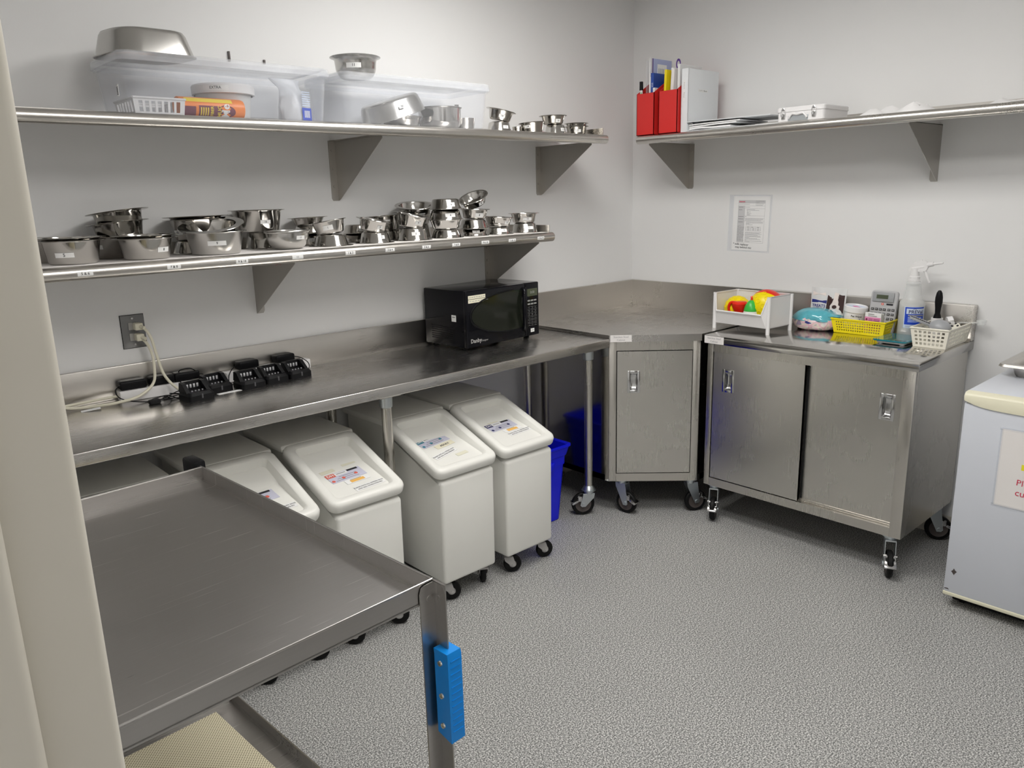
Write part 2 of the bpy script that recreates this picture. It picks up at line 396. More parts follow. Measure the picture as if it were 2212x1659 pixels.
def caster(parent, pos, ang, H, r=.058, brake=True, small=False):
    """swivel caster: fork (part) > wheel, brake_pedal"""
    b = MB(); off=.026*r/.05; wd=.013 if not small else .011
    b.cyl((0,0,H-.004),(0,0,H),r*.62,n=20); b.cyl((0,0,H-.022),(0,0,H-.004),r*.42,n=18)
    top=H-.018
    for s in (1,-1):
        y=s*(wd+.006)
        b.prism([(-r*.45,y,top),(r*.55,y,top),(off+r*.30,y,r*.95),(off+r*.16,y,r*.80),(off-r*.16,y,r*.80),(-r*.40,y,top-.35*r)],(0,s*.003,0))
        b.cyl((off,y,r),(off,y+s*.008,r),r*.15,n=10)
    b.box((-r*.45,-wd-.008,top-.006),(r*.55,wd+.008,top+.002),.001)
    f = b.build('caster','hub_grey' if small else 'zinc',parent); at_(f,pos,ang)
    wv = MB(Matrix.Translation((off,0,r)) @ Matrix.Rotation(PI/2,4,'X'))
    k = .40 if small else .70
    wv.lathe([(r*k,-wd),(r*.92,-wd*.92),(r,-wd*.5),(r,wd*.5),(r*.92,wd*.92),(r*k,wd)],28,0)
    wv.lathe([(0,-wd*.8),(r*(k-.08),-wd*.8),(r*k,-wd)],24,1); wv.lathe([(r*k,wd),(r*(k-.08),wd*.8),(0,wd*.8)],24,1)
    wv.build('wheel',['rubber','hub_grey' if small else 'wheel_hub'],f)
    if brake:
        p = MB(); p.box((off-.0,-wd-.007,r*1.42),(.034,wd+.007,r*1.48),.001); px=off+.012
        for q in (1,-1): p.box((px-.002,q*(wd+.004),r*1.3),(px+.016,q*(wd+.009),r*1.75),.001); p.cyl((px+.006,q*wd,r*1.72),(px+.006,q*(wd+.014),r*1.72),.005,n=10)
        p.cyl((px+.010,-wd-.002,r*1.66),(px+.010,wd+.002,r*1.66),.008,n=12)
        p.M = Matrix.Translation((px+.034,0,r*1.20)) @ Matrix.Rotation(R_(28),4,'Y')
        p.box((-.020,-wd-.011,-.006),(.016,wd+.011,.006),.004)
        p.M = Matrix(); p.box((px+.006,-.008,r*1.15),(px+.022,.008,r*1.66),.002)
        p.build('brake_pedal','chrome',f)
    return f
def sticker_plain(parent, M, w, h, lines, size, mats=('sticker','ink'), name='sticker', bold=.0, ragged=0., align=0):
    b = MB(M); b.prism([(-w/2,-h/2,0),(w/2,-h/2,0),(w/2,h/2,0),(-w/2+ragged,h/2,0)],(0,0,.0006),0)
    n=len(lines)
    for i,l in enumerate(lines): b.text(l,size,0,(n-1)/2*size*1.15-i*size*1.15,.0009,1,bold=bold)
    return b.build(name,list(mats),parent,smooth=False)

# ------------------------------------------------------------------ corner cabinet
ZC = .941; A_, D_ = .9216, .6039; DC = .618
def corner_cabinet():
    t = thing('corner_cabinet','stainless steel corner cabinet with one angled door and swivel casters','cabinet',(-.4,-.4,0))
    O = Matrix.Translation((.4,.4,0))
    top = [(-.003,-.003),(-A_,-.003),(-A_,-D_),(-D_,-A_),(-.003,-A_)]
    b = MB(O); b.prism([(x,y,ZC-.034) for x,y in top],(0,0,.034)); b.build('worktop','steel_table',t)
    b = MB(O)
    b.prism([(-A_,-.003,ZC),(-A_,-.022,ZC),(-.022,-.022,ZC),(-.022,-A_,ZC),(-.003,-A_,ZC),(-.003,-.003,ZC)],(0,0,.156))
    for k in range(5):      # coved foot of the upstand
        q=.016*(1-math.sin(PI/2*k/5)); h=.016*(1-math.cos(PI/2*k/5))+.003
        b.box((-A_,-.022-q,ZC),(-.022,-.022,ZC+h)); b.box((-.022-q,-A_,ZC),(-.022,-.022,ZC+h))
    b.build('backsplash','steel_shelf',t)
    i=.012; zb=.180; zt=ZC-.034
    inn=[(-.02,-.02),(-A_+i,-.02),(-A_+i,-D_+.035),(-D_+.035,-A_+i),(-.02,-A_+i)]
    # carcass: left panel, right panel, floor, back recess
    b = MB(O)
    b.box((-A_+i,-.02,zb),(-A_+i+.012,-D_+.012,zt)); b.box((-.02,-A_+i,zb),(-D_+.012,-A_+i+.012,zt))
    b.prism([(x,y,zb) for x,y in inn],(0,0,.03)); b.build('carcass','steel_mirror',t)
    u=Vector((1,-1,0)).normalized(); P0=Vector((-A_+i,-D_+.010,0)); P1=Vector((-D_+.010,-A_+i,0)); Lw=(P1-P0).length
    F = O @ face(P0,u)
    b = MB(F); sw=.036
    b.box((0,zb,-.03),(sw,zt,0),.002); b.box((Lw-sw,zb,-.03),(Lw,zt,0),.002); b.box((sw,zt-.046,-.03),(Lw-sw,zt,0)); b.box((sw,zb,-.03),(Lw-sw,zb+.042,0))
    b.build('front_frame','steel_frame',t)
    MB(F).box((sw,zb+.04,-.04),(Lw-sw,zt-.04,-.026)).build('recess','dark_gap',t)
    x0,x1,y0,y1 = sw+.004,Lw-sw-.003,zb+.046,zt-.050; hx,hy=x0+.082,.703
    d = MB(F); panel_hole(d,x0,x1,y0,y1,hx,hy,.022,.044,-.020,.001); d = d.build('door','steel_door',t,smooth=False)
    handle_part(d, F @ Matrix.Translation((hx,hy,.001)))
    s = sticker_plain(t, O @ face((-A_+.004,-D_-.004,ZC-.016),u) @ Matrix.Translation((.052,0,.001)), .104,.034,['Stainless Steel','Cabinet'],.013,('paper_warm','ink_grey'))
    for x,y,a in ((-.83,-.615,-82),(-.585,-.865,-30),(-.12,-.80,90),(-.83,-.10,0)): caster(t,(x+.4,y+.4,0),R_(a),zb)
    return t
corner_cabinet()

# ------------------------------------------------------------------ cabinet with sliding doors
YL, YR = -A_-.022, -A_-.022-.985
def sliding_cabinet():
    t = thing('sliding_door_cabinet','wide stainless steel cabinet with two sliding doors on the right wall','cabinet',(-.3,-1.43,0))
    O = Matrix.Translation((.3,1.43,0)); zt=ZC-.040; zb=.180
    b = MB(O); b.box((-DC,YR,ZC-.040),(-.004,YL,ZC),.002); b.build('worktop','steel_mirror',t)
    b = MB(O); b.box((-.048,YR,ZC),(-.004,YL,ZC+.158),.003)
    for k in range(5):
        q=.014*(1-math.sin(PI/2*k/5)); h=.014*(1-math.cos(PI/2*k/5))+.003
        b.box((-.048-q,YR+.002,ZC),(-.048,YL,ZC+h))
    b.build('backsplash','steel_shelf',t)
    xf=-DC+.015; yl=YL-.012; yr=YR+.014
    b = MB(O)
    b.box((xf+.03,yr+.0004,zb),(-.02,yr+.012,zt)); b.box((xf+.03,yl-.012,zb),(-.02,yl-.0004,zt)); b.box((xf+.03,yr+.012,zb),(-.02,yl-.012,zb+.012)); b.box((-.03,yr+.012,zb),(-.02,yl-.012,zt))
    b.build('carcass','steel_door',t,smooth=False)
    F = O @ face((xf,yl,0),(0,-1,0)); Lw = yl-yr
    b = MB(F); b.box((0,zb,-.03),(.030,zt,0),.002); b.box((Lw-.048,zb,-.03),(Lw,zt,0),.002)
    b.box((.03,zt-.040,-.03),(Lw-.048,zt,-.001)); b.box((.03,zb,-.06),(Lw-.048,zb+.040,-.001)); b.box((.03,zb+.040,-.034),(Lw-.048,zb+.052,-.026),.002)
    b.build('front_frame','steel_frame',t)
    MB(F).box((.03,zb+.03,-.075),(Lw-.048,zt-.03,-.07)).build('recess','dark_gap',t)
    y0,y1=zb+.044,zt-.041; mid=.497
    d = MB(F); panel_hole(d,.034,mid,y0,y1,.034+.081,.727,.022,.044,-.022,-.004); d.box((mid-.006,y0,-.022),(mid,y1,-.001),.001); d = d.build('door','steel_door',t,smooth=False)
    handle_part(d, F @ Matrix.Translation((.115,.727,-.004)))
    d = MB(F); panel_hole(d,mid-.03,Lw-.050,y0+.008,y1,Lw-.050-.063,.727,.022,.044,-.050,-.032); d = d.build('door','steel_door',t,smooth=False)
    handle_part(d, F @ Matrix.Translation((Lw-.113,.727,-.032)))
    MB(F).box((mid,y0,-.058),(mid+.008,y1,-.0315)).build('gap_shade','dark_gap',t)  # near-black strip painting the shaded gap between the two doors
    sticker_plain(t, O @ face((-DC-.0005,YL,ZC-.020),(0,-1,0)) @ Matrix.Translation((.055,0,.0)), .105,.036,['Stainless Steel','Cabinet'],.013,('paper_warm','ink_grey'))
    for x,y,a in ((-.565,-.998,-155),(-.568,-1.862,-152),(-.09,-1.862,-60),(-.10,-1.0,30)): caster(t,(x+.3,y+1.43,0),R_(a),zb)
    return t
sliding_cabinet()

# ------------------------------------------------------------------ long work table on the left wall
ZT = .927; XL, XR, DT = -3.64, -.936, .617
def work_table():
    t = thing('work_table','long stainless steel work table along the left wall with tube legs','table',(-2.3,-.3,0))
    O = Matrix.Translation((2.3,.3,0))
    b = MB(O); b.box((XL,-DT,ZT-.042),(XR,-.004,ZT),.004,seg=3); b.build('worktop','steel_table',t)
    b = MB(O); b.box((XL,-.024,ZT-.01),(XR,-.004,ZT+.122),.002)
    for k in range(5):
        q=.014*(1-math.sin(PI/2*k/5)); h=.014*(1-math.cos(PI/2*k/5))+.002
        b.box((XL,-.024-q,ZT-.005),(XR,-.02,ZT+h))
    b.build('backsplash','steel_shelf',t)
    b = MB(O); b.box((XL+.1,-.32,ZT-.075),(XR-.03,-.22,ZT-.04),.003)
    for x in (-1.0,-2.17,-3.45): b.box((x-.05,-.56,ZT-.062),(x+.05,-.06,ZT-.041),.003)
    b.build('support_rail','steel_bracket',t)
    for x in (-.975,-2.165,-3.45):
        for y in (-.515,-.075):
            l = MB(O); l.cyl((x,y,.135),(x,y,ZT-.05),.0205,n=24); l = l.build('leg','steel_frame',t)
            c = MB(O); c.lathe([(.0205,0),(.026,.004),(.027,.055),(.031,.060)],24,axis=Matrix.Translation((x,y,ZT-.111))); c.build('socket','zinc',l)
            c = MB(O); c.lathe([(.0,.128),(.030,.128),(.032,.140),(.027,.150),(.0206,.158)],24,axis=Matrix.Translation((x,y,0))); c.build('collar','zinc',l)
            caster(t,(x+2.3,y+.3,0),R_(146 if x>-1.1 else 40),.135,.060)
    return t
work_table()

# ------------------------------------------------------------------ wall shelves
def bracket(parent, O, run, side, ztop, zbot, dep):
    """O: frame with X along the wall, Y up, Z out of the wall; side = where the wall flange turns"""
    b = MB(O); x=run
    b.prism([(x,ztop,.002),(x,ztop,dep),(x,ztop-.012,dep),(x,zbot+.006,.018),(x,zbot,.002)],(.0025*side,0,0))
    b.prism([(x,ztop,.0),(x+.034*side,ztop,0),(x+.034*side,zbot+.010,0),(x+.028*side,zbot,0),(x,zbot,0)],(0,0,.0025))
    b.prism([(x,ztop,.002),(x+.030*side,ztop,.002),(x+.030*side,ztop,dep-.01),(x,ztop,dep-.01)],(0,-.0025,0))
    for k in range(3):
        zz=zbot+.06+k*(ztop-zbot-.10)/2; b.cyl((x+.018*side,zz,.0025),(x+.018*side,zz,.006),.006,n=10)
    return b.build('bracket','steel_bracket',parent)
def shelf(name, label, O, x0, x1, zc, dep, endx, brs, ztb, zbb, loc):
    t = thing(name,label,'shelf',loc); T = Matrix.Translation(-Vector(loc)) @ O; r=.0215
    b = MB(T)
    b.box((x0,zc+.0135,.002),(x1,zc+.0215,dep))                       # deck
    b.cyl((x0,zc,dep),(x1,zc,dep),r,n=32)                             # rolled front
    b.box((x0,zc+.0215,.002),(x1,zc+.062,.005))                       # rear upstand
    b.box((endx-.002,zc+.02,.004),(endx+.002,zc+.055,dep-.012))       # end upstand
    b.build('shelf_deck','steel_shelf',t,sharp=40)
    for x,s in brs: bracket(t,T,x,s,ztb,zbb,dep-.006)
    return t, T
OL = face((0,0,0),(1,0,0)); ORt = face((0,0,0),(0,-1,0))
up, TU = shelf('wall_shelf','upper stainless shelf on the left wall holding the clear storage boxes',OL,-3.62,-.680,1.8775,.37,-.684,((-2.002,-1),(-.775,-1)),1.862,1.6145,(-2.1,-.19,1.88))
lo, TL = shelf('wall_shelf','lower stainless shelf on the left wall crowded with bowls',OL,-3.62,-1.072,1.419,.37,-1.076,((-2.424,1),(-1.152,-1)),1.404,1.174,(-2.3,-.19,1.42))
rs, TR = shelf('wall_shelf','stainless shelf on the right wall holding red files and white binders',ORt,.333,2.9,1.8835,.37,.337,((.398,1),(1.7087,-1)),1.868,1.6275,(-.19,-1.5,1.88))
ZSU, ZSL, ZSR = 1.8995, 1.4425, 1.9055
for px, s in zip((-3.134,-2.867,-2.634,-2.422,-2.2,-2.018,-1.837,-1.679,-1.514,-1.352,-1.168),('5 & 6','7 & 8','9 & 10','11','1 & 2','3 & 4','5 & 6','7 & 8','9 & 10','11 & 12','13 & 14')):
    b = MB(TL); w_=.044; r=.0222
    def wrap(x,y,z): a=y/r-.05; return (px+x, 1.419+(r+z)*math.sin(a), .37+(r+z)*math.cos(a))
    vs=[wrap(x,y,0) for y in (-.007,-.0035,0,.0035,.007) for x in (-w_/2,w_/2)]
    b.add(vs,[(2*i,2*i+1,2*i+3,2*i+2) for i in range(4)],0); b.text(s,.011,0,0,.0004,1,fn=wrap,bold=.01)
    b.build('edge_label',['sticker','ink'],lo,smooth=False)
b = MB(TL @ OL.inverted() @ face((-2.4243,-.235,1.386),(0,-1,0))); b.text('LV - 1',.020,0,0,.0003,0,bold=-.01); b.build('red_marking','ink_red',lo,smooth=False)
b = MB(); n=60; xs=[-3.6+i*(2.50/n) for i in range(n+1)]
vs=[]; 
for x in xs:
    fy=-.372+.004*math.sin(x*9)+.003*math.sin(x*23); vs += [(x,fy,1.4412),(x,-.012,1.4412),(x,-.012,1.4424),(x,fy,1.4424)]
fs=[]
for i in range(n):
    for k in range(4): a=i*4+k; c=i*4+(k+1)%4; fs.append((a,c,c+4,a+4))
fs += [(0,3,2,1),(n*4,n*4+1,n*4+2,n*4+3)]
b.add(vs,fs); tag(b.build('shelf_liner','paper_warm',smooth=False),'white paper liner under the bowls on the lower left shelf','liner')

# ------------------------------------------------------------------ bowls
RV, FV = Vector((math.sin(YAW),-math.cos(YAW),0)), Vector((math.cos(YAW),math.sin(YAW),0))
FACING = math.atan2(-FV.y,-FV.x)
def bowl_geo(kind, R, bw, h):
    """profile (outer bottom -> rim -> inner bottom) and outside radius as a function of height; kinds:
    0 upright pan bowl, 1 the same upside down, 2 round mixing bowl, 3 straight cup, 4 deep straight pan, 5 wide-rim bowl"""
    t=.0012
    if kind in (0,1):
        rb=bw*.86
        P=[(0,0),(rb-.010,0),(rb-.004,.0015),(rb,.006),(bw,h-.006),(bw+.003,h-.002),(R-.002,h-.002),(R,h-.001),(R-.001,h+.0005),(bw+.001,h),(bw-t,h-.005),(rb-t,.007),(rb-.006,.0028),(0,.0028)]
        f=lambda z: rb+(bw-rb)*(z-.006)/(h-.012)
        if kind==1:
            P=[(r,h-z) for r,z in P]; g=f; f=lambda z: g(h-z)
    elif kind==2:
        P=[(0,0),(R*.45,0)]+[(R*(.45+.48*math.sin(a)),h*.86*(1-math.cos(a))) for a in [PI/2*i/8 for i in range(1,9)]]
        P+=[(R*.985,h*.87),(R,h*.90),(R,h*.96),(R*.975,h),(R*.93,h*.985)]
        P+=[(R*(.44+.47*math.sin(a)),h*.86*(1-math.cos(a))+.002) for a in [PI/2*i/8 for i in range(8,-1,-1)]]+[(0,.002)]
        f=lambda z: R*(.45+.48*math.sin(math.acos(max(0,1-z/(h*.86)))))
    elif kind==3:
        rb=bw*.93
        P=[(0,0),(rb-.003,0),(rb,.003),(R-.001,h-.002),(R,h),(R-.002,h),(rb-.0015,.004),(0,.002)]; f=lambda z: rb+(R-rb)*z/h
    elif kind==4:
        P=[(0,0),(bw*.72,0),(bw*.86,.006),(bw*.95,.020),(bw*.98,.035),(bw,h-.005),(R-.001,h-.003),(R,h),(R-.003,h+.001),(bw-.001,h-.004),(bw*.97,.036),(bw*.84,.009),(0,.003)]; f=lambda z: bw*.98
    else:
        P=[(0,0),(bw*.58,0)]+[(bw*(.58+.42*math.sin(a)),h*.62*(1-math.cos(a))) for a in [PI/2*i/6 for i in range(1,7)]]+[(bw*1.03,h*.86),(bw*1.12,h*.93),(R*.985,h*.965),(R,h*.98),(R*.985,h),(bw*1.10,h*.965),(bw*1.0,h*.86),(bw*.985,h*.6),(bw*.8,h*.2),(bw*.55,.003),(0,.003)]
        f=lambda z: bw*(.58+.42*math.sin(math.acos(max(0,1-z/(h*.62))))) if z<h*.62 else bw
    return P,f
def bowl_sticker(o, f, zc, u, w, h, txt, size):
    a0 = FACING + math.asin(max(-.95,min(.95,u)))
    def wrap(x,y,z): r=f(zc+y)+.0007+z; a=a0+x/max(r,.02); return (r*math.cos(a), r*math.sin(a), zc+y)
    b=MB(); n=7; vs=[wrap(-w/2+w*i/n,y,0) for y in (-h/2,h/2) for i in range(n+1)]
    b.add(vs,[(i,i+1,n+2+i,n+1+i) for i in range(n)],0)
    if txt: b.text(txt,size,0,0,.0004,1,fn=wrap,bold=.012)
    s=b.build('number_sticker',['sticker','ink'],o,smooth=False)
    return s
BOWLS = {}
def bowl(id, kind, pos, R, bw, h, tiltd=0, tiltr=0, st=None, label='', group=None, m='steel_bowl', on=None, name='metal_bowl', cat='bowl', lift=0.):
    P,f = bowl_geo(kind,R,bw,h)
    b = MB(); b.lathe(P,44); o = b.build(name,m,sharp=50)
    x,y,z = pos
    if on: z = BOWLS[on][0]+BOWLS[on][1]
    z += lift
    M = Matrix.Rotation(R_(tiltd),4,FV) @ Matrix.Rotation(R_(tiltr),4,RV)
    if tiltd or tiltr: z += bw*.80*math.sin(R_(max(abs(tiltd),abs(tiltr))))*.9
    o.rotation_mode='XYZ'; o.rotation_euler = M.to_euler(); o.location=(x,y,z)
    BOWLS[id]=(z,h)
    if st: bowl_sticker(o,f,st[0]*h,st[1],st[2],st[3],st[4],st[5])
    tag(o,label,cat,group); return o
GB='bowls on the lower left shelf'; GU='bowls on the upper left shelf'
B_=bowl
# big pans at the left end
B_('b5',0,(-3.129,-.262,ZSL),.1010,.0824,.074,0,0,(.42,.18,.056,.015,'5',.014),'large steel pan with a 5 sticker at the far left of the lower shelf',GB)
B_('b5b',0,(-3.129,-.262,ZSL+.0085),.1015,.0826,.074,0,0,None,'second steel pan nested in the pan with the 5 sticker',GB)
B_('b6',0,(-3.150,-.098,ZSL),.0960,.0790,.079,0,0,None,'steel pan behind the pan with the 5 sticker',GB)
B_('E',0,(-2.955,-.103,ZSL),.0985,.0790,.074,0,0,(.55,-.30,.034,.014,'7',.010),'steel pan at the bottom of the back stack with the tilted 7 pans',GB)
B_('D',0,(-2.937,-.122,ZSL+.046),.1010,.0790,.068,-6,0,None,'tilted steel pan under the pan with the 7 sticker',GB,lift=0)
B_('C',0,(-2.934,-.128,ZSL+.084),.1010,.0770,.066,-7,0,(.36,.35,.040,.014,'7',.014),'topmost tilted steel pan with a 7 sticker in the back left stack',GB)
B_('F1',0,(-2.910,-.275,ZSL),.1040,.0830,.070,0,0,(.45,.93,.046,.016,'8',.012),'steel pan beside the 5 pan, with a sticker on its right edge',GB)
B_('F2',0,(-2.910,-.275,ZSL+.0095),.1040,.0830,.070,0,0,None,'steel pan nested inside the pan right of the 5 pan',GB)
B_('H',1,(-2.690,-.118,ZSL),.0900,.0719,.046,0,0,(.45,-.55,.020,.034,'',.01),'upturned dark bowl under the back pans behind the 9 pan',GB)  # its blank white patch paints a reflection, no number on it
B_('G',0,(-2.673,-.120,ZSL),.1140,.0880,.074,-1,0,(.40,-.55,.045,.016,'10',.012),'wide steel pan with a sticker behind the 9 pan',GB,on='H')
B_('G2',0,(-2.673,-.120,ZSL),.1140,.0880,.074,-1,0,None,'wide steel pan nested in the pan behind the 9 pan',GB,lift=.056)
B_('I',0,(-2.672,-.272,ZSL),.1110,.0960,.079,0,0,(.52,.40,.062,.016,'9',.012),'large satin steel pan with a 9 sticker at the front of the shelf',GB,'steel_bowl_satin')
B_('J',0,(-2.675,-.268,ZSL+.040),.1115,.0830,.050,0,13,None,'shiny pan tipped forward inside the 9 pan, showing its inside',GB)
B_('L',1,(-2.420,-.110,ZSL),.0840,.0640,.064,0,0,None,'upturned bowl beneath the tall pan behind the round mixing bowl',GB)
B_('K',0,(-2.437,-.118,ZSL),.1060,.0910,.082,0,0,(.46,.62,.040,.014,'10',.010),'tall steel pan raised on an upturned bowl behind the mixing bowl',GB,on='L')
B_('M',2,(-2.398,-.278,ZSL),.0850,.0403,.0700,0,0,(.62,.80,.036,.014,'11',.010),'round steel mixing bowl with a rolled rim at the shelf front',GB,'steel_bowl_satin')
# the small bowls
B_('N2',1,(-2.213,-.100,ZSL),0.0730,0.0565,0.0464,0,0,(.45,.45,.024,.014,'1',.008),'upturned small bowl at the base of the back stack beside the mixing bowl',GB)
B_('N1b',1,(-2.213,-.100,ZSL),0.0704,0.0588,0.0309,0,0,None,'upturned shallow bowl in the middle of the back stack beside the mixing bowl',GB,on='N2')
B_('N1',0,(-2.212,-.100,ZSL),0.0811,0.0633,0.0309,-2,0,None,'wide-rimmed shallow bowl on top of the back stack beside the mixing bowl',GB,on='N1b')
B_('O2',1,(-2.204,-.258,ZSL),0.0869,0.0667,0.0443,0,0,None,'upturned bowl at the front, right after the mixing bowl',GB)
B_('O1',0,(-2.202,-.258,ZSL),0.0715,0.0610,0.0515,-9,0,(.50,.12,.040,.018,'1',.010),'bowl tilted right side up on the upturned bowl after the mixing bowl',GB,on='O2',lift=-.006)
B_('Q2',1,(-1.992,-.110,ZSL),0.0759,0.0565,0.0371,0,0,None,'lower of two upturned bowls at the back beside the tilted pair',GB)
B_('Q1',1,(-1.992,-.110,ZSL),0.0748,0.0565,0.0350,0,0,(.4,.55,.030,.012,'2',.008),'upper of two upturned bowls at the back beside the tilted pair',GB,on='Q2')
B_('R2',1,(-2.001,-.260,ZSL),0.0809,0.0633,0.0433,0,0,(.55,.62,.028,.014,'3',.009),'upturned bowl under the bowl that tilts down to the right, third shelf tag',GB)
B_('R1',0,(-2.008,-.258,ZSL),0.0743,0.0588,0.0484,11,0,(.50,.62,.024,.014,'3',.009),'bowl tilted down to the right above the 1 & 2 shelf tag',GB,on='R2',lift=-.006)
B_('S2',1,(-1.838,-.110,ZSL),0.0836,0.0633,0.0412,0,0,None,'upturned bowl at the back under the dark bowl by the 3 & 4 tag',GB)
B_('S1',0,(-1.848,-.110,ZSL),0.0847,0.0678,0.0639,-3,0,(.60,.30,.032,.016,'4',.012),'dark deep bowl with a square sticker at the back by the 3 & 4 tag',GB,on='S2',lift=-.004)
B_('T2',1,(-1.812,-.262,ZSL),0.0847,0.0667,0.0515,0,0,(.55,.35,.036,.014,'3',.010),'upturned bowl with a sticker just above the 3 & 4 shelf tag',GB)
B_('T1',0,(-1.819,-.258,ZSL),0.0820,0.0644,0.0536,12,0,(.50,.60,.028,.016,'4',.010),'bowl tilted down to the right on the bowl above the 3 & 4 tag',GB,on='T2',lift=-.007)
B_('U3',1,(-1.683,-.110,ZSL),0.0924,0.0689,0.0618,0,0,None,'upturned bowl at the bottom of the tall back stack near the 5 & 6 tag',GB)
B_('U2',0,(-1.683,-.110,ZSL),0.0913,0.0701,0.0474,0,0,None,'middle bowl of the tall back stack near the 5 & 6 tag',GB,on='U3',lift=-.004)
B_('U1',0,(-1.688,-.118,ZSL),0.0913,0.0723,0.0597,2,11,(.45,.55,.030,.018,'5',.011),'topmost wide-rimmed bowl of the tall back stack near the 5 & 6 tag',GB,on='U2',lift=-.030)
B_('V4',1,(-1.629,-.262,ZSL),0.0781,0.0644,0.0371,0,0,(.5,.55,.030,.012,'5',.009),'upturned bowl at the foot of the four-bowl stack in front',GB)
B_('V3',0,(-1.631,-.262,ZSL),0.0770,0.0655,0.0412,0,0,None,'second bowl from the bottom of the four-bowl stack in front',GB,on='V4')
B_('V2',1,(-1.629,-.262,ZSL),0.0786,0.0701,0.0453,0,0,(.45,.40,.046,.016,'6',.011),'third bowl of the four-bowl front stack, with a long sticker',GB,on='V3')
B_('V1',1,(-1.626,-.262,ZSL),0.0803,0.0689,0.0443,0,0,(.45,.45,.034,.018,'6',.011),'topmost upturned bowl of the four-bowl stack in front',GB,on='V2')
B_('W4',1,(-1.470,-.262,ZSL),0.0715,0.0576,0.0330,0,0,(.6,.25,.034,.012,'7',.009),'upturned bowl at the foot of the stack by the 7 & 8 tag',GB)
B_('W3',1,(-1.470,-.262,ZSL),0.0748,0.0633,0.0412,0,0,None,'upturned bowl with a dished top in the stack by the 7 & 8 tag',GB,on='W4')
B_('W2',0,(-1.463,-.262,ZSL),0.0715,0.0588,0.0433,2,0,(.40,.45,.040,.018,'8',.012),'upright bowl second from the top by the 7 & 8 tag',GB,on='W3')
B_('W1',0,(-1.455,-.262,ZSL),0.0704,0.0588,0.0371,-16,22,(.40,.55,.026,.016,'8',.012),'steeply tipped bowl on top of the stack by the 7 & 8 tag',GB,on='W2',lift=.004)
B_('X2',1,(-1.322,-.262,ZSL),0.0737,0.0565,0.0330,0,0,(.55,.55,.036,.014,'9',.009),'upturned bowl under the low pair by the 9 & 10 tag',GB)
B_('X1',0,(-1.321,-.262,ZSL),0.0743,0.0610,0.0433,4,0,(.45,.72,.024,.014,'10',.009),'upright bowl on the upturned bowl by the 9 & 10 tag',GB,on='X2')
B_('X0',1,(-1.326,-.262,ZSL),0.0550,0.0486,0.0350,4,0,None,'small bowl lying upturned inside the bowl by the 9 & 10 tag',GB,on='X2',lift=.012)
B_('Y2',1,(-1.148,-.262,ZSL),0.0798,0.0610,0.0453,0,0,(.5,.35,.046,.014,'11',.010),'upturned bowl at the right end of the lower shelf',GB)
B_('Y1',0,(-1.153,-.262,ZSL),0.0759,0.0610,0.0453,0,0,(.42,.30,.044,.014,'12',.010),'upright wide-rimmed bowl on the last bowl of the lower shelf',GB,on='Y2')
# upper shelf, right end
B_('a2',1,(-1.250,-.21,ZSU),.0693,.0560,.052,0,0,(.50,.62,.030,.014,'13',.010),'upturned bowl touching the right end of the clear box',GU)
B_('a1',0,(-1.248,-.21,ZSU),.0712,.0560,.046,13,0,(.42,.20,.030,.014,'14',.010),'tilted bowl on the upturned bowl beside the clear box',GU,on='a2',lift=-.004)
B_('a4',3,(-1.130,-.21,ZSU),.0265,.0230,.034,0,0,None,'tiny straight steel cup between bowls on the upper shelf',GU,name='metal_cup',cat='cup')
B_('b11',0,(-1.070,-.25,ZSU),.0660,.0540,.050,-3,0,(.62,-.45,.040,.014,'14',.012),'low bowl with a long slanted sticker at the upper shelf front',GU)
B_('c2',1,(-.890,-.225,ZSU),.0660,.0520,.052,0,0,(.50,.72,.026,.016,'15',.012),'upturned bowl second from the right end of the upper shelf',GU)
B_('c1',0,(-.905,-.225,ZSU),.0700,.0560,.040,0,0,(.35,.45,.028,.016,'16',.012),'upright bowl stacked on the upturned bowl near the shelf end',GU,on='c2')
B_('d2',0,(-.757,-.245,ZSU),.0620,.0500,.046,0,0,(.50,.05,.034,.014,'17',.010),'outer of two nested bowls at the right end of the upper shelf',GU)
B_('d1',0,(-.757,-.245,ZSU+.015),.0620,.0500,.046,0,0,None,'inner of two nested bowls at the right end of the upper shelf',GU)

# ------------------------------------------------------------------ clear storage boxes on the upper shelf
def storage_box(label, x0,x1,y0,y1, h, lid_over, loc):
    t = thing('storage_box',label,'storage box',loc,0,'clear lidded storage boxes'); T=Matrix.Translation(-Vector(loc))
    z=ZSU; tp=.018
    def ring(k,z,ins): return rrect(x0+ins+tp*(1-k),y0+ins+tp*.6*(1-k),x1-ins-tp*(1-k),y1-ins-tp*.6*(1-k),.028,z)
    zt=z+h-.010
    b=MB(T); b.rings([ring(0,z+.001,.006),ring(.05,z+.006,0),ring(.86,z+h*.82,0),ring(.88,z+h*.83,-.006),ring(1,zt,-.008),ring(1,zt,-.005),ring(.88,z+h*.83,.0035),ring(.86,z+h*.81,.0025),ring(.05,z+.008,.0025),ring(0.02,z+.0035,.008)],caps=True)
    b.build('tub','clear_box',t,sharp=30)
    o=lid_over
    def lr(z,i): return rrect(x0-o+i,y0-o+i,x1+o-i,y1+o-i,.03,z)
    zl=z+h
    b=MB(T); b.rings([lr(zl-.024,-.001),lr(zl+.002,.002),lr(zl+.005,.007),lr(zl+.004,.018),lr(zl-.003,.024),lr(zl-.005,.024),lr(zl+.001,.016),lr(zl+.002,.008),lr(zl,.005),lr(zl-.024,.002)],closed=True)
    r=lr(zl-.003,.024); r2=lr(zl-.005,.024); b.rings([r2,r],caps=True)
    b.build('lid','clear_lid',t,sharp=30)
    return t
storage_box('long clear plastic storage box with lid at the left of the upper shelf',-2.935,-2.215,-.352,-.055,.182,.010,(-2.58,-.2,ZSU))
bx=bpy.data.objects['storage_box']
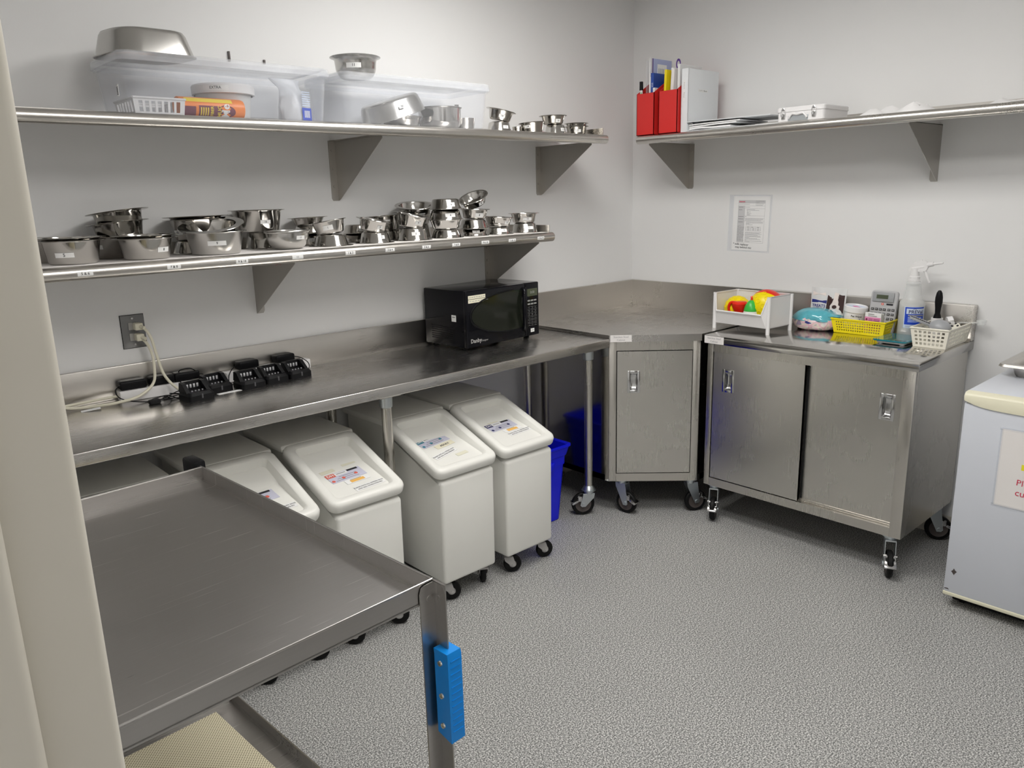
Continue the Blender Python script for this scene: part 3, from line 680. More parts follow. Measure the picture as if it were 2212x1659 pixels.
m_=MB(Matrix.Translation((2.58,.2,-ZSU))@face((-2.931,-.275,ZSU+.075),(0,-1,0))); 
m_.box((-.008,-.018,-.001),(.008,.018,.0006),mi=0)
for i in range(6): m_.box((-.006,-.013+i*.0042,.0006),(.006,-.0105+i*.0042,.0009),mi=1)
m_.build('barcode_sticker',['sticker','ink'],bx,smooth=False)
storage_box('shorter clear plastic storage box with lid right of the long box',-2.150,-1.428,-.350,-.055,.182,.010,(-1.79,-.2,ZSU))

# contents of the long box
def perf(b, p00,p10,p11,p01, cols,rows, mu,mv, fu,fv, t, mi=0, taper=False):
    """perforated sheet between four corners"""
    P=[Vector(p) for p in (p00,p10,p11,p01)]; nrm=(P[1]-P[0]).cross(P[3]-P[0]).normalized()*t
    def q(u,v): return (P[0]*(1-u)+P[1]*u)*(1-v)+(P[3]*(1-u)+P[2]*u)*v
    def bx(u0,u1,v0,v1):
        a=[q(u0,v0),q(u1,v0),q(u1,v1),q(u0,v1)]; b.add(a+[x+nrm for x in a],[(3,2,1,0),(4,5,6,7),(0,1,5,4),(1,2,6,5),(2,3,7,6),(3,0,4,7)],mi)
    du=(1-2*mu)/cols; dv=(1-2*mv)/rows
    for j in range(rows+1):
        v0 = 0 if j==0 else mv+j*dv-(1-fv)*dv/2; v1 = 1 if j==rows else mv+j*dv+(1-fv)*dv/2
        bx(0,1,v0,v1)
    for j in range(rows):
        v0=mv+j*dv+(1-fv)*dv/2; v1=mv+(j+1)*dv-(1-fv)*dv/2
        for i in range(cols+1):
            u0 = 0 if i==0 else mu+i*du-(1-fu)*du/2; u1 = 1 if i==cols else mu+i*du+(1-fu)*du/2
            bx(u0,u1,v0,v1)
def basket(name,label,mt,x0,x1,y0,y1,z,h,fl,cl,cs,rows,group=None,fv=.62,fu=.58,mv=.08):
    cx,cy=(x0+x1)/2,(y0+y1)/2; t=MB(Matrix.Translation((-cx,-cy,-z)))
    B0=[(x0,y0),(x1,y0),(x1,y1),(x0,y1)]; T0=[(x0-fl,y0-fl),(x1+fl,y0-fl),(x1+fl,y1+fl),(x0-fl,y1+fl)]
    for i in range(4):
        j=(i+1)%4; n = cs if i%2==0 else cl
        perf(t,(*B0[i],z),(*B0[j],z),(*T0[j],z+h),(*T0[i],z+h),n,rows,.07,mv,fu,fv,-.0022)
    t.box((x0,y0,z),(x1,y1,z+.003))
    for i in range(4):
        a,c=T0[i],T0[(i+1)%4]; t.tube([(*a,z+h),(*c,z+h)],.0038,8)
    o=t.build(name,mt,sharp=30); o.location=(cx,cy,z); return tag(o,label,'basket',group)
ZB=ZSU+.004
basket('slotted_basket','low white slotted plastic basket inside the long clear box','white_plastic',-2.890,-2.735,-.29,-.115,ZB,.052,.006,6,7,1,fv=.8,fu=.62,mv=.1)
def fibre_jar():
    r=.034; Lh=.115
    t=thing('supplement_jar','orange supplement jar lying on its side in the long clear box','jar',(-2.628,-.245,ZB+r+.0005)); A=Matrix.Rotation(PI/2,4,'Y')
    b=MB(A); b.lathe([(0,-Lh),(r*.9,-Lh),(r,-Lh+.004),(r,Lh-.008),(r*.93,Lh),(0,Lh)],36,0); b.build('body','orange_label',t)
    cam_a=R_(-98)    # side that looks at the room
    def wr(x,y,z): a=y/r+cam_a; return (x,(r+.0006+z)*math.cos(a),(r+.0006+z)*math.sin(a)) 
    def wrp(x,y,z):
        a=R_(182)-y/r; return (x,(r+.0005+z)*math.cos(a),(r+.0005+z)*math.sin(a))
    def patch(b,x0,x1,y0,y1,mi,z):
        n=8; vs=[wrp(x,y0+(y1-y0)*i/n,z) for i in range(n+1) for x in (x0,x1)]; b.add(vs,[(2*i,2*i+1,2*i+3,2*i+2) for i in range(n)],mi)
    b=MB(); patch(b,-.095,.07,.018,.036,0,0); patch(b,-.05,.02,-.034,.006,1,.0001); patch(b,-.105,-.06,-.034,.002,2,.0001)
    n=20; cen=wrp(.045,-.012,.0003); vs=[cen]+[wrp(.045+.034*math.cos(2*PI*i/n),-.012+.022*math.sin(2*PI*i/n),.0002) for i in range(n)]; b.add(vs,[(0,1+i,1+(i+1)%n) for i in range(n)],1)
    b.text('Me',.040,.045,-.010,.0006,3,rot=PI/2*1.0,fn=wrp,bold=.02); b.text('MUC',.018,.022,-.012,.0006,4,rot=PI/2,fn=wrp,bold=.02); b.text('FIBER',.014,-.004,-.012,.0006,4,rot=PI/2,fn=wrp,bold=.02)
    for k in range(4): patch(b,-.044+k*.008,-.040+k*.008,-.028,0,4,.0003)
    b.build('label_print',['yellow_label','maroon','maroon','sticker','yellow_label'],t,smooth=False)
fibre_jar()
def tub():
    t=thing('plastic_tub','round translucent tub with lid and an EXTRA label inside the long box','tub',(-2.53,-.145,ZB)); R=.102
    b=MB(); b.lathe([(0,0),(R*.80,0),(R*.83,.004),(R*.95,.104),(R*.96,.108),(R*.94,.108),(R*.82,.006),(0,.003)],40); b.build('tub_body','frost',t)
    b=MB(); b.lathe([(R*1.0,.090),(R*1.06,.092),(R*1.07,.118),(R*1.03,.124),(R*.95,.124),(R*.92,.118),(0,.118),(0,.114),(R*.96,.114)],40); b.build('tub_lid','white_plastic',t)
    a0=FACING+.10
    def wr(x,y,z): r=R*1.068+.0008+z; a=a0+x/r; return (r*math.cos(a),r*math.sin(a),.107+y)
    b=MB(); n=8; b.add([wr(-.045+.09*i/n,y,0) for y in (-.009,.009) for i in range(n+1)],[(i,i+1,n+2+i,n+1+i) for i in range(n)],0); b.text('EXTRA',.013,0,0,.0005,1,fn=wr,bold=.01)
    b.build('name_label',['sticker','ink'],t,smooth=False)
tub()
def pouch_bag():
    t=thing('plastic_bag','crumpled clear bag of white powder with blue print in the long box','bag',(-2.285,-.20,ZB))
    b=MB(); n=18
    prof=[(.048,.036,0),(.060,.042,.02),(.062,.040,.06),(.052,.032,.10),(.040,.020,.125),(.052,.012,.145),(.060,.006,.158)]
    rings=[]
    for j,(rx,ry,z) in enumerate(prof): rings.append([((rx*(1+.10*math.sin(5*a+j*1.3)))*math.cos(a)-.012*(j>3)*(j-3),ry*(1+.18*math.sin(4*a+j))*math.sin(a),z) for a in [2*PI*i/n for i in range(n)]])
    b.rings(rings); o=b.build('bag_film','bag_film',t,sharp=60)
    b=MB(); b.rings([[(.92*x,.92*y,max(.003,z*.97)) for x,y,z in r] for r in rings[:4]]); b.build('powder','cloth_white',t,sharp=60)
    M=face((.030,-.044,.055),(1,.25,0)); b=MB(M); b.box((-.022,-.045,0),(.022,.0,.001),mi=0)
    for k in range(9): b.box((-.012+k*.003,-.035,.001),(-.0105+k*.003,-.010,.0014),mi=1)
    for k in range(7): b.box((-.020,.006+k*.008,0),(.020,.010+k*.008,.001),mi=2)
    b.build('printed_label',['label_blue','sticker','label_pale'],t,smooth=False)
pouch_bag()
# contents of the shorter box
B_('pl',4,(-1.795,-.205,ZSU+.004),.085,.079,.045,0,0,None,'dark low pan beneath the big tilted pan in the shorter box','pans inside the shorter box',name='metal_pan',cat='pan')
b=MB(); R=.145; h=.072
b.lathe([(0,h),(R*.80,h),(R*.86,h-.004),(R*.90,h-.012),(R,.002),(R*1.015,0),(R*1.01,-.001),(R*.985,.003),(R*.885,h-.013),(R*.80,h-.003),(0,h-.003)],48,sy=.80)
o=b.build('metal_pan','steel_bowl_satin',sharp=50); o.location=(-1.83,-.20,ZSU+.048); o.rotation_euler=Matrix.Rotation(R_(-17),4,(0,1,0)).to_euler()
bowl_sticker(o,lambda z: R*(1-.10*z/.06)*.86,.040,.50,.028,.014,'20',.010)
tag(o,'large upturned steel pan leaning at a slant inside the shorter clear box','pan','pans inside the shorter box')
B_('pan',4,(-1.600,-.215,ZSU+.004),.098,.093,.090,0,0,None,'deep upright steel pan in the middle of the shorter clear box','pans inside the shorter box',name='metal_pan',cat='pan')
o=B_('cup',3,(-1.478,-.235,ZSU+.004),.0480,.0440,.050,0,0,None,'small steel measuring cup at the right of the shorter clear box',None,name='measuring_cup',cat='cup')
b=MB(); b.box((-.012,.050,.046),(.012,.052,.115),.0008); b.box((-.012,.044,.044),(.012,.052,.047),.0005); b.build('cup_handle','steel_bowl',o)
# things on the box lids
def big_pan():
    b=MB(); h=.082
    def rr(s,z,r=.075): return rrect(-.142*s,-.112*s-.0,.142*s,.112*s,r,z,8)
    b.rings([rr(1.03,0),rr(1.04,.002),rr(1.0,.004),rr(.88,h-.014,.07),rr(.84,h-.004,.07),rr(.74,h,.065),rr(.10,h,.01),rr(.10,h-.003,.01),rr(.74,h-.003,.065),rr(.83,h-.007,.07),rr(.86,h-.016,.07),rr(.985,.004)],closed=True)
    r1=rr(.10,h,.01); b.add(r1,[tuple(range(len(r1)))])
    o=b.build('roasting_pan','steel_bowl_satin',sharp=45); o.location=(-2.805,-.200,ZSU+.182+.008); o.rotation_euler=(R_(0),R_(-2),R_(10))
    tag(o,'large rounded steel pan upturned on the lid of the long clear box','pan')
big_pan()
B_('bowl11',5,(-2.005,-.21,ZSU+.182+.0005),.1000,.0800,.082,0,0,(.52,.08,.058,.018,'11',.014),'steel bowl with an 11 sticker standing on the shorter box lid',None,'steel_bowl_satin')
for x,z,h in ((-2.430,2.158,.036),(-2.289,2.150,.016)):
    b=MB(); b.box((-.004,-.007,-h/2),(.004,0,h/2),.001); o=b.build('wall_clip','wheel_hub'); o.location=(x,0,z)
    tag(o,'small dark metal clip on the wall behind the long box, %s' % ('the taller one' if h>.02 else 'the shorter one'),'clip','wall clips')

# ------------------------------------------------------------------ ingredient bins under the table
def bev_prism(b, poly, vec, r, mi=0, seg=2):
    t=MB(); t.prism(poly,vec); bm=bmesh.new(); vs=[bm.verts.new(v) for v in t.v]
    for f in t.f: bm.faces.new([vs[i] for i in f])
    bmesh.ops.bevel(bm,geom=bm.edges[:],offset=r,segments=seg,profile=.5,affect='EDGES'); bmesh.ops.recalc_face_normals(bm,faces=bm.faces[:])
    for v in bm.verts: v.co = v.co
    return b.bm(bm,mi)
LF0=Vector((0,-.757,.583)); LF1=Vector((0,-.385,.724)); LLEN=(LF1-LF0).length
def lid_floor(y): return -.009-.052*y/LLEN
def ingredient_bin(xc, label, wheels):
    t=thing('ingredient_bin',label,'bin',(xc,-.40,0),0,'white ingredient bins under the table'); O=Matrix.Translation((0,.40,0))
    b=MB(O); w=.1375
    bev_prism(b,[(-w,-.735,.092),(-w,-.742,.530),(-w,-.420,.625),(-w,-.385,.700),(-w,-.06,.700),(-w,-.06,.092)],(2*w,0,0),.014,seg=3); b.build('bin_body','bin_poly',t)
    b=MB(O); b.box((-.1575,-.392,.694),(.1575,-.048,.7235),.010); b.build('rear_cover','bin_poly',t)
    F=O @ frame(LF0,(1,0,0),LF1-LF0); W=.1575
    def rr(i,z,r,fl=False): 
        q=rrect(-W+i,i,W-i,LLEN-i,r,z,5); return [(x,y,lid_floor(y)) for x,y,_ in q] if fl else q
    b=MB(F); b.rings([rr(.020,-.040,.03),rr(0.002,-.040,.034),rr(0,-.034,.036),rr(0,-.014,.036),rr(.004,-.005,.034),rr(.013,0,.03),rr(.032,-.001,.022),rr(.038,-.005,.020),rr(.046,0,.016,True)],caps=True)
    l=b.build('lid','bin_poly',t,sharp=40)
    for i,(x,y,a) in enumerate(((-.10,-.69,wheels[0]),(.10,-.69,wheels[1]),(-.10,-.12,20),(.10,-.12,70))): caster(t,(x,y+.40,0),R_(a),.094,.040,False,True)
    return t,l,F
def lid_label(l,F,x,y,rot,col,bar='ink',kind='main'):
    a=math.atan(-.052/LLEN); M=F @ Matrix.Translation((x,y,lid_floor(y)+.0008)) @ Matrix.Rotation(a,4,'X') @ Matrix.Rotation(R_(rot),4,'Z')
    b=MB(M)
    if kind=='main':
        w,h=.150,.062; b.box((-w/2,-h/2,0),(w/2,h/2,.0005),mi=2)
        b.box((-w/2,h/2-.024,.0005),(-w/2+.038,h/2,.0010),mi=0); b.text('DH',.020,-w/2+.019,h/2-.012,.0014,1,bold=.02)
        b.box((-w/2+.038,h/2-.020,.0005),(w/2-.058,h/2-.003,.0010),mi=1); b.box((-w/2+.046,h/2-.013,.0010),(w/2-.066,h/2-.009,.0013),mi=5)
        b.box((w/2-.056,h/2-.012,.0005),(w/2-.010,h/2-.001,.0010),mi=3)
        for k,xx in enumerate((-w/2+.010,-.018,.040)): b.lathe([(0,.0012),(.007,.0012)],14,0,axis=Matrix.Translation((xx,-h/2+.012+k*.006,0)))
        for k in range(3): b.box((-w/2+.02+k*.012,-h/2+.008+k*.011,.0005),(w/2-.03,-h/2+.011+k*.011,.0009),mi=5)
        b.build('contents_label',[col,'sticker','label_lilac','ink','label_orange','ink_grey'],l,smooth=False)
    elif kind=='slip':
        w,h=.100,.028; b.box((-w/2,-h/2,.0004),(w/2,h/2,.0010),mi=0)
        if col=='ink': b.text('ADULT',.016,0,-.001,.0014,1,bold=.03)
        else: b.box((-.030,-.010,.001),(.030,.006,.0013),mi=1); b.box((-.026,.007,.001),(.022,.010,.0013),mi=2)
        b.build('weight_label',['sticker_cream' if col=='ink' else 'sticker',col,'ink_grey'],l,smooth=False)
    elif kind=='note':
        w,h=.128,.030; b.box((-w/2,-h/2,0),(w/2,h/2,.0006),mi=0)
        b.text('PLEASE DATE ALL OPENED BAGS',.0088,0,.006,.0010,1,bold=.015); b.text('AND SEAL WHEN FINISHED',.0088,0,-.006,.0010,1,bold=.015)
        b.build('reminder_label',['sticker','ink'],l,smooth=False)
    else:
        w,h=.060,.020; b.box((-w/2,-h/2,0),(w/2,h/2,.0005)); b.build('tape_residue',['tape'],l,smooth=False)
BINS=[]
t,l,F=ingredient_bin(-1.603,'rightmost white ingredient bin, beside the blue bin',(-30,-22))
lid_label(l,F,.005,.205,2,'label_navy'); lid_label(l,F,.030,.158,2,'label_orange',kind='slip'); lid_label(l,F,.045,.125,4,'',kind='note'); lid_label(l,F,-.01,.25,0,'',kind='tape')
t,l,F=ingredient_bin(-1.945,'white ingredient bin, second from the right, right of the table leg',(-28,60))
lid_label(l,F,-.012,.235,8,'label_teal'); lid_label(l,F,.015,.186,8,'ink',kind='slip'); lid_label(l,F,-.03,.125,14,'',kind='note'); lid_label(l,F,.035,.095,6,'',kind='tape')
t,l,F=ingredient_bin(-2.405,'white ingredient bin between the table leg and the cart, red label on lid',(-40,-35))
lid_label(l,F,.0,.175,3,'label_red'); lid_label(l,F,.020,.128,3,'label_orange',kind='slip'); lid_label(l,F,.040,.075,4,'',kind='note'); lid_label(l,F,-.05,.225,5,'',kind='tape'); lid_label(l,F,.05,.245,5,'',kind='tape')
t,l,F=ingredient_bin(-2.755,'white ingredient bin mostly hidden behind the steel cart edge',(-40,-25))
lid_label(l,F,.0,.185,3,'label_red'); lid_label(l,F,.04,.09,4,'',kind='note')
t,l,F=ingredient_bin(-3.125,'ingredient bin in the dark behind the cart, next to the door frame',(40,60))

# ------------------------------------------------------------------ blue recycling bin
def blue_bin():
    t=thing('recycling_bin','blue plastic recycling bin on the floor between white bin and corner cabinet','bin',(-1.255,-.30,0)); 
    b=MB()
    def rr(x,y,z,r=.03): return rrect(-x,-y,x,y,r,z,5)
    b.rings([rr(.130,.150,0),rr(.135,.156,.006),rr(.152,.176,.300),rr(.156,.180,.302),rr(.158,.182,.345),rr(.162,.188,.350),rr(.172,.198,.392),rr(.178,.204,.396),rr(.178,.204,.405),rr(.170,.196,.408),rr(.160,.186,.400),rr(.152,.176,.30),rr(.128,.148,.008)],caps=True)
    b.build('bin_body','blue_bin',t)
    for s in (1,-1):
        h=MB(); h.box((-.055,s*.178,.288),(.055,s*.196,.330),.006); h.box((s*.150,-.05,.288),(s*.170,.05,.330),.006); h.build('hand_grip','blue_bin',t)
blue_bin()

# ------------------------------------------------------------------ steel cart in the foreground
def cart():
    t=thing('utility_cart','two-tier stainless steel utility cart in the foreground with a blue grip','cart',(-3.360,-1.508,0),R_(3.3))
    W,L=.311,.477
    def tray(name,zt,zf,m):
        b=MB(); th=.0016
        b.box((-W,-L,zf),(W,L,zf+.003))
        for s in (1,-1):
            b.box((s*W,-L-(.036 if s>0 else 0),zt-.041),(s*(W-th),L+.036*(s>0),zt)); b.box((-W,s*L,zt-.041),(W,s*(L-th),zt))
            b.tube([(s*(W-.001),-L-(.036 if s>0 else 0),zt),(s*(W-.001),L+.036*(s>0),zt)],.0022,8); b.tube([(-W,s*(L-.001),zt),(W,s*(L-.001),zt)],.0022,8)
            for k in range(4):
                q=.007*(1-math.sin(PI/2*k/4)); h=.007*(1-math.cos(PI/2*k/4))+.001
                b.box((s*(W-th),-L+th,zf+.003),(s*(W-th-q),L-th,zf+.003+h)); b.box((-W+th,s*(L-th),zf+.003),(W-th,s*(L-th-q),zf+.003+h))
        b.cyl((-W+.04,L-.0016,zt-.026),(-W+.04,L-.0036,zt-.026),.003,n=8); b.cyl((W-.030,L-.0016,zt-.020),(W-.030,L-.0036,zt-.020),.003,n=8)
        return b.build(name,m,t,sharp=25)
    tray('top_tray',.930,.892,'steel_cart'); tray('lower_tray',.250,.2115,'steel_cart')
    for sx in (1,-1):
        for sy in (1,-1):
            b=MB(); zt=.928; zb=.125; x=sx*W; y=sy*L; f=.036; cc=.012
            b.prism([(x,y+sy*.002,zb),(x-sx*f,y+sy*.002,zb),(x-sx*f,y+sy*.002,zt-cc-.004),(x-sx*(f-cc*.4),y+sy*.002,zt-cc*.35),(x-sx*(f-cc),y+sy*.002,zt-.001),(x,y+sy*.002,zt)],(0,sy*.0028,0))
            b.prism([(x,y,zb),(x,y+sy*f,zb),(x,y+sy*f,zt-cc-.004),(x,y+sy*(f-cc*.4),zt-cc*.35),(x,y+sy*(f-cc),zt-.001),(x,y,zt)],(-sx*.0028,0,0))
            b.cyl((x-sx*.015,y+sy*.0048,zt-.03),(x-sx*.015,y+sy*.0062,zt-.03),.006,n=12); b.cyl((x-sx*.0028,y+sy*.016,zt-.03),(x-sx*.0042,y+sy*.016,zt-.03),.006,n=12)
            p=b.build('corner_post','steel_cart',t,sharp=25)
            caster(t,(x-sx*.03,y-sy*.03,0),R_(30+sx*20),.210,.055,False)
    x,y=W,-L                     # blue grip on the nearest post
    b=MB(); z0,z1=.612,.800
    bev=[(x-.018,y-.014),(x-.018,y-.052),(x+.016,y-.052),(x+.016,y-.014)]
    b.rings([[(px,py,z0+.010 if py>y-.03 else z0) for px,py in [(bx_,by_) for bx_,by_ in bev]],[(px,py,z0+.016) for px,py in bev],[(px,py,z1-.008) for px,py in bev],[(px*.96+x*.04,py+.002,z1) for px,py in bev]])
    for k in range(12): b.box((x-.012,y-.0532,z0+.022+k*.0135),(x+.012,y-.0518,z0+.0238+k*.0135))
    g=b.build('blue_grip','grip_blue',t,sharp=25)
    for z in (z0+.030,z0+.094,z0+.163):
        s=MB(); s.cyl((x-.0178,y-.030,z),(x-.0205,y-.030,z),.0062,.0052,n=14); s.cyl((x-.0205,y-.030,z),(x-.0190,y-.030,z),.003,n=10); s.build('screw','chrome',g)
    y=L
    b=MB(); b.box((x-.020,y+.010,.850),(x+.016,y+.085,.944),.008); g=b.build('black_grip','black_plastic',t)
    s=MB(); s.cyl((x-.006,y+.0100,.925),(x-.006,y+.0075,.925),.007,n=14); s.build('screw','chrome',g)
    return t
cart()
def rug():
    b=MB(); b.box((-.285,-.455,0),(.253,.455,.003)); o=b.build('mesh_liner','mesh_mat',smooth=False); o.location=(-3.360,-1.508,.2148); o.rotation_euler=(0,0,R_(3.3))
    tag(o,'beige open-weave rubber mat on the lower shelf of the steel cart','mat')
rug()

# ------------------------------------------------------------------ fridge, note and steel pan
def fridge():
    x0,x1,y0,y1=-.690,-.03,-2.660,-2.121; zt=.868
    t=thing('mini_fridge','small white fridge at the right edge with a yellow-highlighted note','fridge',(-.36,-2.39,0)); O=Matrix.Translation((.36,2.39,0))
    MB(O).box((x0+.052,y0+.004,.03),(x1,y1-.004,zt-.012),.006).build('cabinet','fridge_white',t)
    MB(O).box((x0+.035,y0,zt-.012),(x1,y1,zt+.004),.005).build('top_panel','fridge_white',t)
    MB(O).box((x0,y0,.062),(x0+.045,y1,zt-.040),.007).build('door','fridge_white',t)
    b=MB(O)     # cream cap along the door top, bowed lower edge
    n=16; up=[]; dn=[]
    for i in range(n+1):
        yy=y1-(y1-y0)*i/n; s=abs(2*i/n-1); up.append((yy,zt+.002-.0*s)); dn.append((yy,zt-.052+.022*s**6-.004*(1-s)))
    rings=[]
    for i in range(n+1):
        (yy,zu),(_,zd)=up[i],dn[i]; rings.append([(x0-.004,yy,zd),(x0-.006,yy,zu-.014),(x0+.004,yy,zu-.002),(x0+.036,yy,zu),(x0+.040,yy,zd)])
    b.rings(rings); b.build('door_cap','cream_plastic',t,sharp=50)
    MB(O).box((x0-.002,y0,.050),(x0+.046,y1,.064),.003).build('door_base_strip','cream_plastic',t)
    b=MB(O)
    for x in (x0+.09,x1-.06):
        for y in (y0+.05,y1-.05): b.cyl((x,y,0),(x,y,.032),.016,n=14)
    b.build('feet','black_plastic',t)
    b=MB(O); b.box((x0+.06,y0+.02,.012),(x0+.10,y1-.02,.05)); b.build('toe_grille','black_plastic',t)
    M=O@face((x0-.0004,y1-.032,.150),(0,-1,0)); b=MB(M); b.prism([(-.010,.004,0),(-.004,.010,0),(-.001,.018,0),(.003,.011,0),(.010,.006,0),(.004,-.002,0),(.001,-.010,0),(-.004,-.003,0)],(0,0,.0006)); b.prism([(-.028,-.072,0),(-.016,-.070,0),(-.010,-.075,0),(-.026,-.075,0)],(0,0,.0006))
    b.build('chipped_paint','wheel_hub',t,smooth=False)
    # taped note on the door
    n_=thing('taped_note','letter note with yellow highlighting taped to the fridge door','note',(x0-.0012,-2.363,.610)); M=face((0,0,0),(0,-1,0))
    b=MB(M); hw,hh=.107,.145; b.box((-hw,-hh,0),(hw,hh,.0006)); b.build('note_paper','paper_warm',n_,smooth=False)
    b=MB(M); 
    for y,x in ((.092,-.018),(.066,-.026),(.014,-.034),(-.012,-.018)): b.box((x,y-.010,.0006),(hw-.006,y+.0115,.0009))
    b.build('highlighting','highlight_yellow',n_,smooth=False)
    b=MB(M)
    for y,x,s in ((.092,.002,'Disc'),(.066,.000,'cann'),(.014,-.002,'Label'),(-.012,.010,'the c')): b.text(s,.021,x,y,.0013,0,bold=.02)
    b.build('printed_text','ink',n_,smooth=False)
    b=MB(M); b.text('Pleas',.032,-.012,-.046,.0013,0,rot=R_(-3)); b.text('cut C',.034,-.006,-.085,.0013,0,rot=R_(-3)); b.build('red_handwriting','ink_red',n_,smooth=False)
    b=MB(M)
    for s in (1,-1): b.box((-hw-.008,s*(hh-.0)-.005,.0),(hw+.008,s*(hh)+.005,.0010))
    b.box((-hw-.006,-hh,0),(-hw+.004,hh,.0010)); b.build('tape','clear_sheet',n_,smooth=False)
    # steel pan resting on the fridge
    p=thing('steam_pan','rectangular steel pan resting on top of the white fridge','pan',(-.18,-2.33,zt+.004)); b=MB()
    def rr(x,y,z,r): return rrect(-x,-y,x,y,r,z,5)
    b.rings([rr(.150,.150,0,.03),rr(.155,.155,.004,.035),rr(.168,.168,.046,.04),rr(.196,.196,.048,.03),rr(.200,.200,.042,.03),rr(.202,.202,.044,.03),rr(.198,.198,.053,.03),rr(.170,.170,.053,.04),rr(.164,.164,.048,.04),rr(.152,.152,.006,.035)],caps=True)
    b.build('pan_body','steel_shelf',p,sharp=40)
fridge()

# ------------------------------------------------------------------ microwave
def microwave():
    w,d,h=.488,.300,.262; zb=ZT+.014
    t=thing('microwave','black microwave oven with oval window on the steel table','microwave',(-1.356,-.165,ZT),R_(3.2)); x0,x1,y0,y1=-w/2,w/2,-.142,.142
    b=MB(); b.box((x0,y0,.014),(x1,y1,.014+h),.006); b.build('case','black_gloss',t)
    b=MB()
    for x in (x0+.04,x1-.04):
        for y in (y0+.04,y1-.03): b.cyl((x,y,0),(x,y,.016),.014,n=14)
    b.build('feet','black_plastic',t)
    F=face((x0,y0,.014),(1,0,0)); split=w*.800
    b=MB(F); b.box((0,0,-.012),(split,h,.012),.006,seg=3); dr=b.build('door','black_gloss',t)
    b=MB(F); b.box((split+.002,0,-.012),(w,h,.012),.006,seg=3); cp=b.build('control_panel','black_gloss',t)
    n=28; cx,cy,rx,ry=split*.96,h*.545,split*.76,h*.36
    def oval(k):
        P=[]
        for i in range(n+1): a=PI/2+PI*i/n; P.append((cx-.07+(rx*k-.0)*math.cos(a)*.92,cy+ry*k*math.sin(a)))
        return [(cx-.0,P[-1][1]+.004)]+P[::-1]+[(cx-.0,P[0][1]-.004)]
    P=oval(1.0); b=MB(F); b.prism([(x,y,.010) for x,y in P],(0,0,.0030)); b.build('window','glass_dark',dr)
    b=MB(F); b.tube([(x,y,.0128) for x,y in oval(1.035)[1:-1]],.0038,8); b.build('window_trim','black_plastic',dr)
    hp=[(split-.010,.035,.012),(split-.020,.06,.026),(split-.028,h*.5,.034),(split-.020,h-.05,.026),(split-.008,h-.022,.012)]
    b=MB(F); b.tube(hp,[.007,.010,.0115,.010,.007],12,sub=1) if False else b.tube(spline([Vector(p) for p in hp],8),.0105,12); b.build('door_handle','black_gloss',dr)
    b=MB(F); x=split+.016
    b.box((x-.002,h-.066,.0118),(w-.012,h-.030,.0128),mi=1)
    for s_,i in ((0,0),): b.text('0:00',.018,(x+w-.014)/2,h-.048,.0133,2)
    for r in range(8):
        for c in range(3):
            xx=x+c*.0225; yy=h-.085-r*.0165
            if r<2: b.box((xx,yy-.006,.0118),(xx+.018,yy+.001,.0126),mi=0)
            else: 
                b.box((xx,yy-.0105,.0118),(xx+.018,yy-.0098,.0126),mi=0); b.box((xx,yy-.0005,.0118),(xx+.018,yy+.0002,.0126),mi=0); b.text(str((r-2)*3+c+1) if r<5 else '-',.009,xx+.009,yy-.005,.0127,0)
    b.box((x+.018,.018,.0118),(x+.044,.036,.0126),mi=3); b.text('START',.007,x+.031,.027,.0131,1)
    b.build('keypad',['keypad_grey','lcd','keypad_grey','sticker'],cp,smooth=False)
    b=MB(F); b.text('Danby',.026,.055,.030,.0126,0,bold=.02); b.text('Designer',.012,.110,.026,.0126,0); b.build('logo','hub_grey',dr,smooth=False)
    for k,(x_,y_,w_) in enumerate(((.068,h-.030,.108),(.080,h-.048,.132))):
        b=MB(F); b.box((x_-w_/2,y_-.008,.012),(x_+w_/2,y_+.008,.0128)); 
        for q in range(7): b.box((x_-w_/2+.006+q*w_*.135,y_-.0012,.0128),(x_-w_/2+.004+(q+.8)*w_*.135,y_+.0012,.0131),mi=1)
        b.build('door_sticker',['sticker_cream','ink_grey'],dr,smooth=False)
    M=face((x0,.142,.014),(0,-1,0)); b=MB(M); b.box((.195,.118,0),(.225,.148,.001)); b.box((.200,.136,.001),(.219,.141,.0014),mi=1); b.build('side_sticker',['sticker','ink_grey'],t,smooth=False)
    b=MB(M)
    for r in range(7): b.box((.05,.030+r*.010,-.001),(.20,.033+r*.010,.0012))
    b.build('vent_slots','black_plastic',t,smooth=False)
microwave()

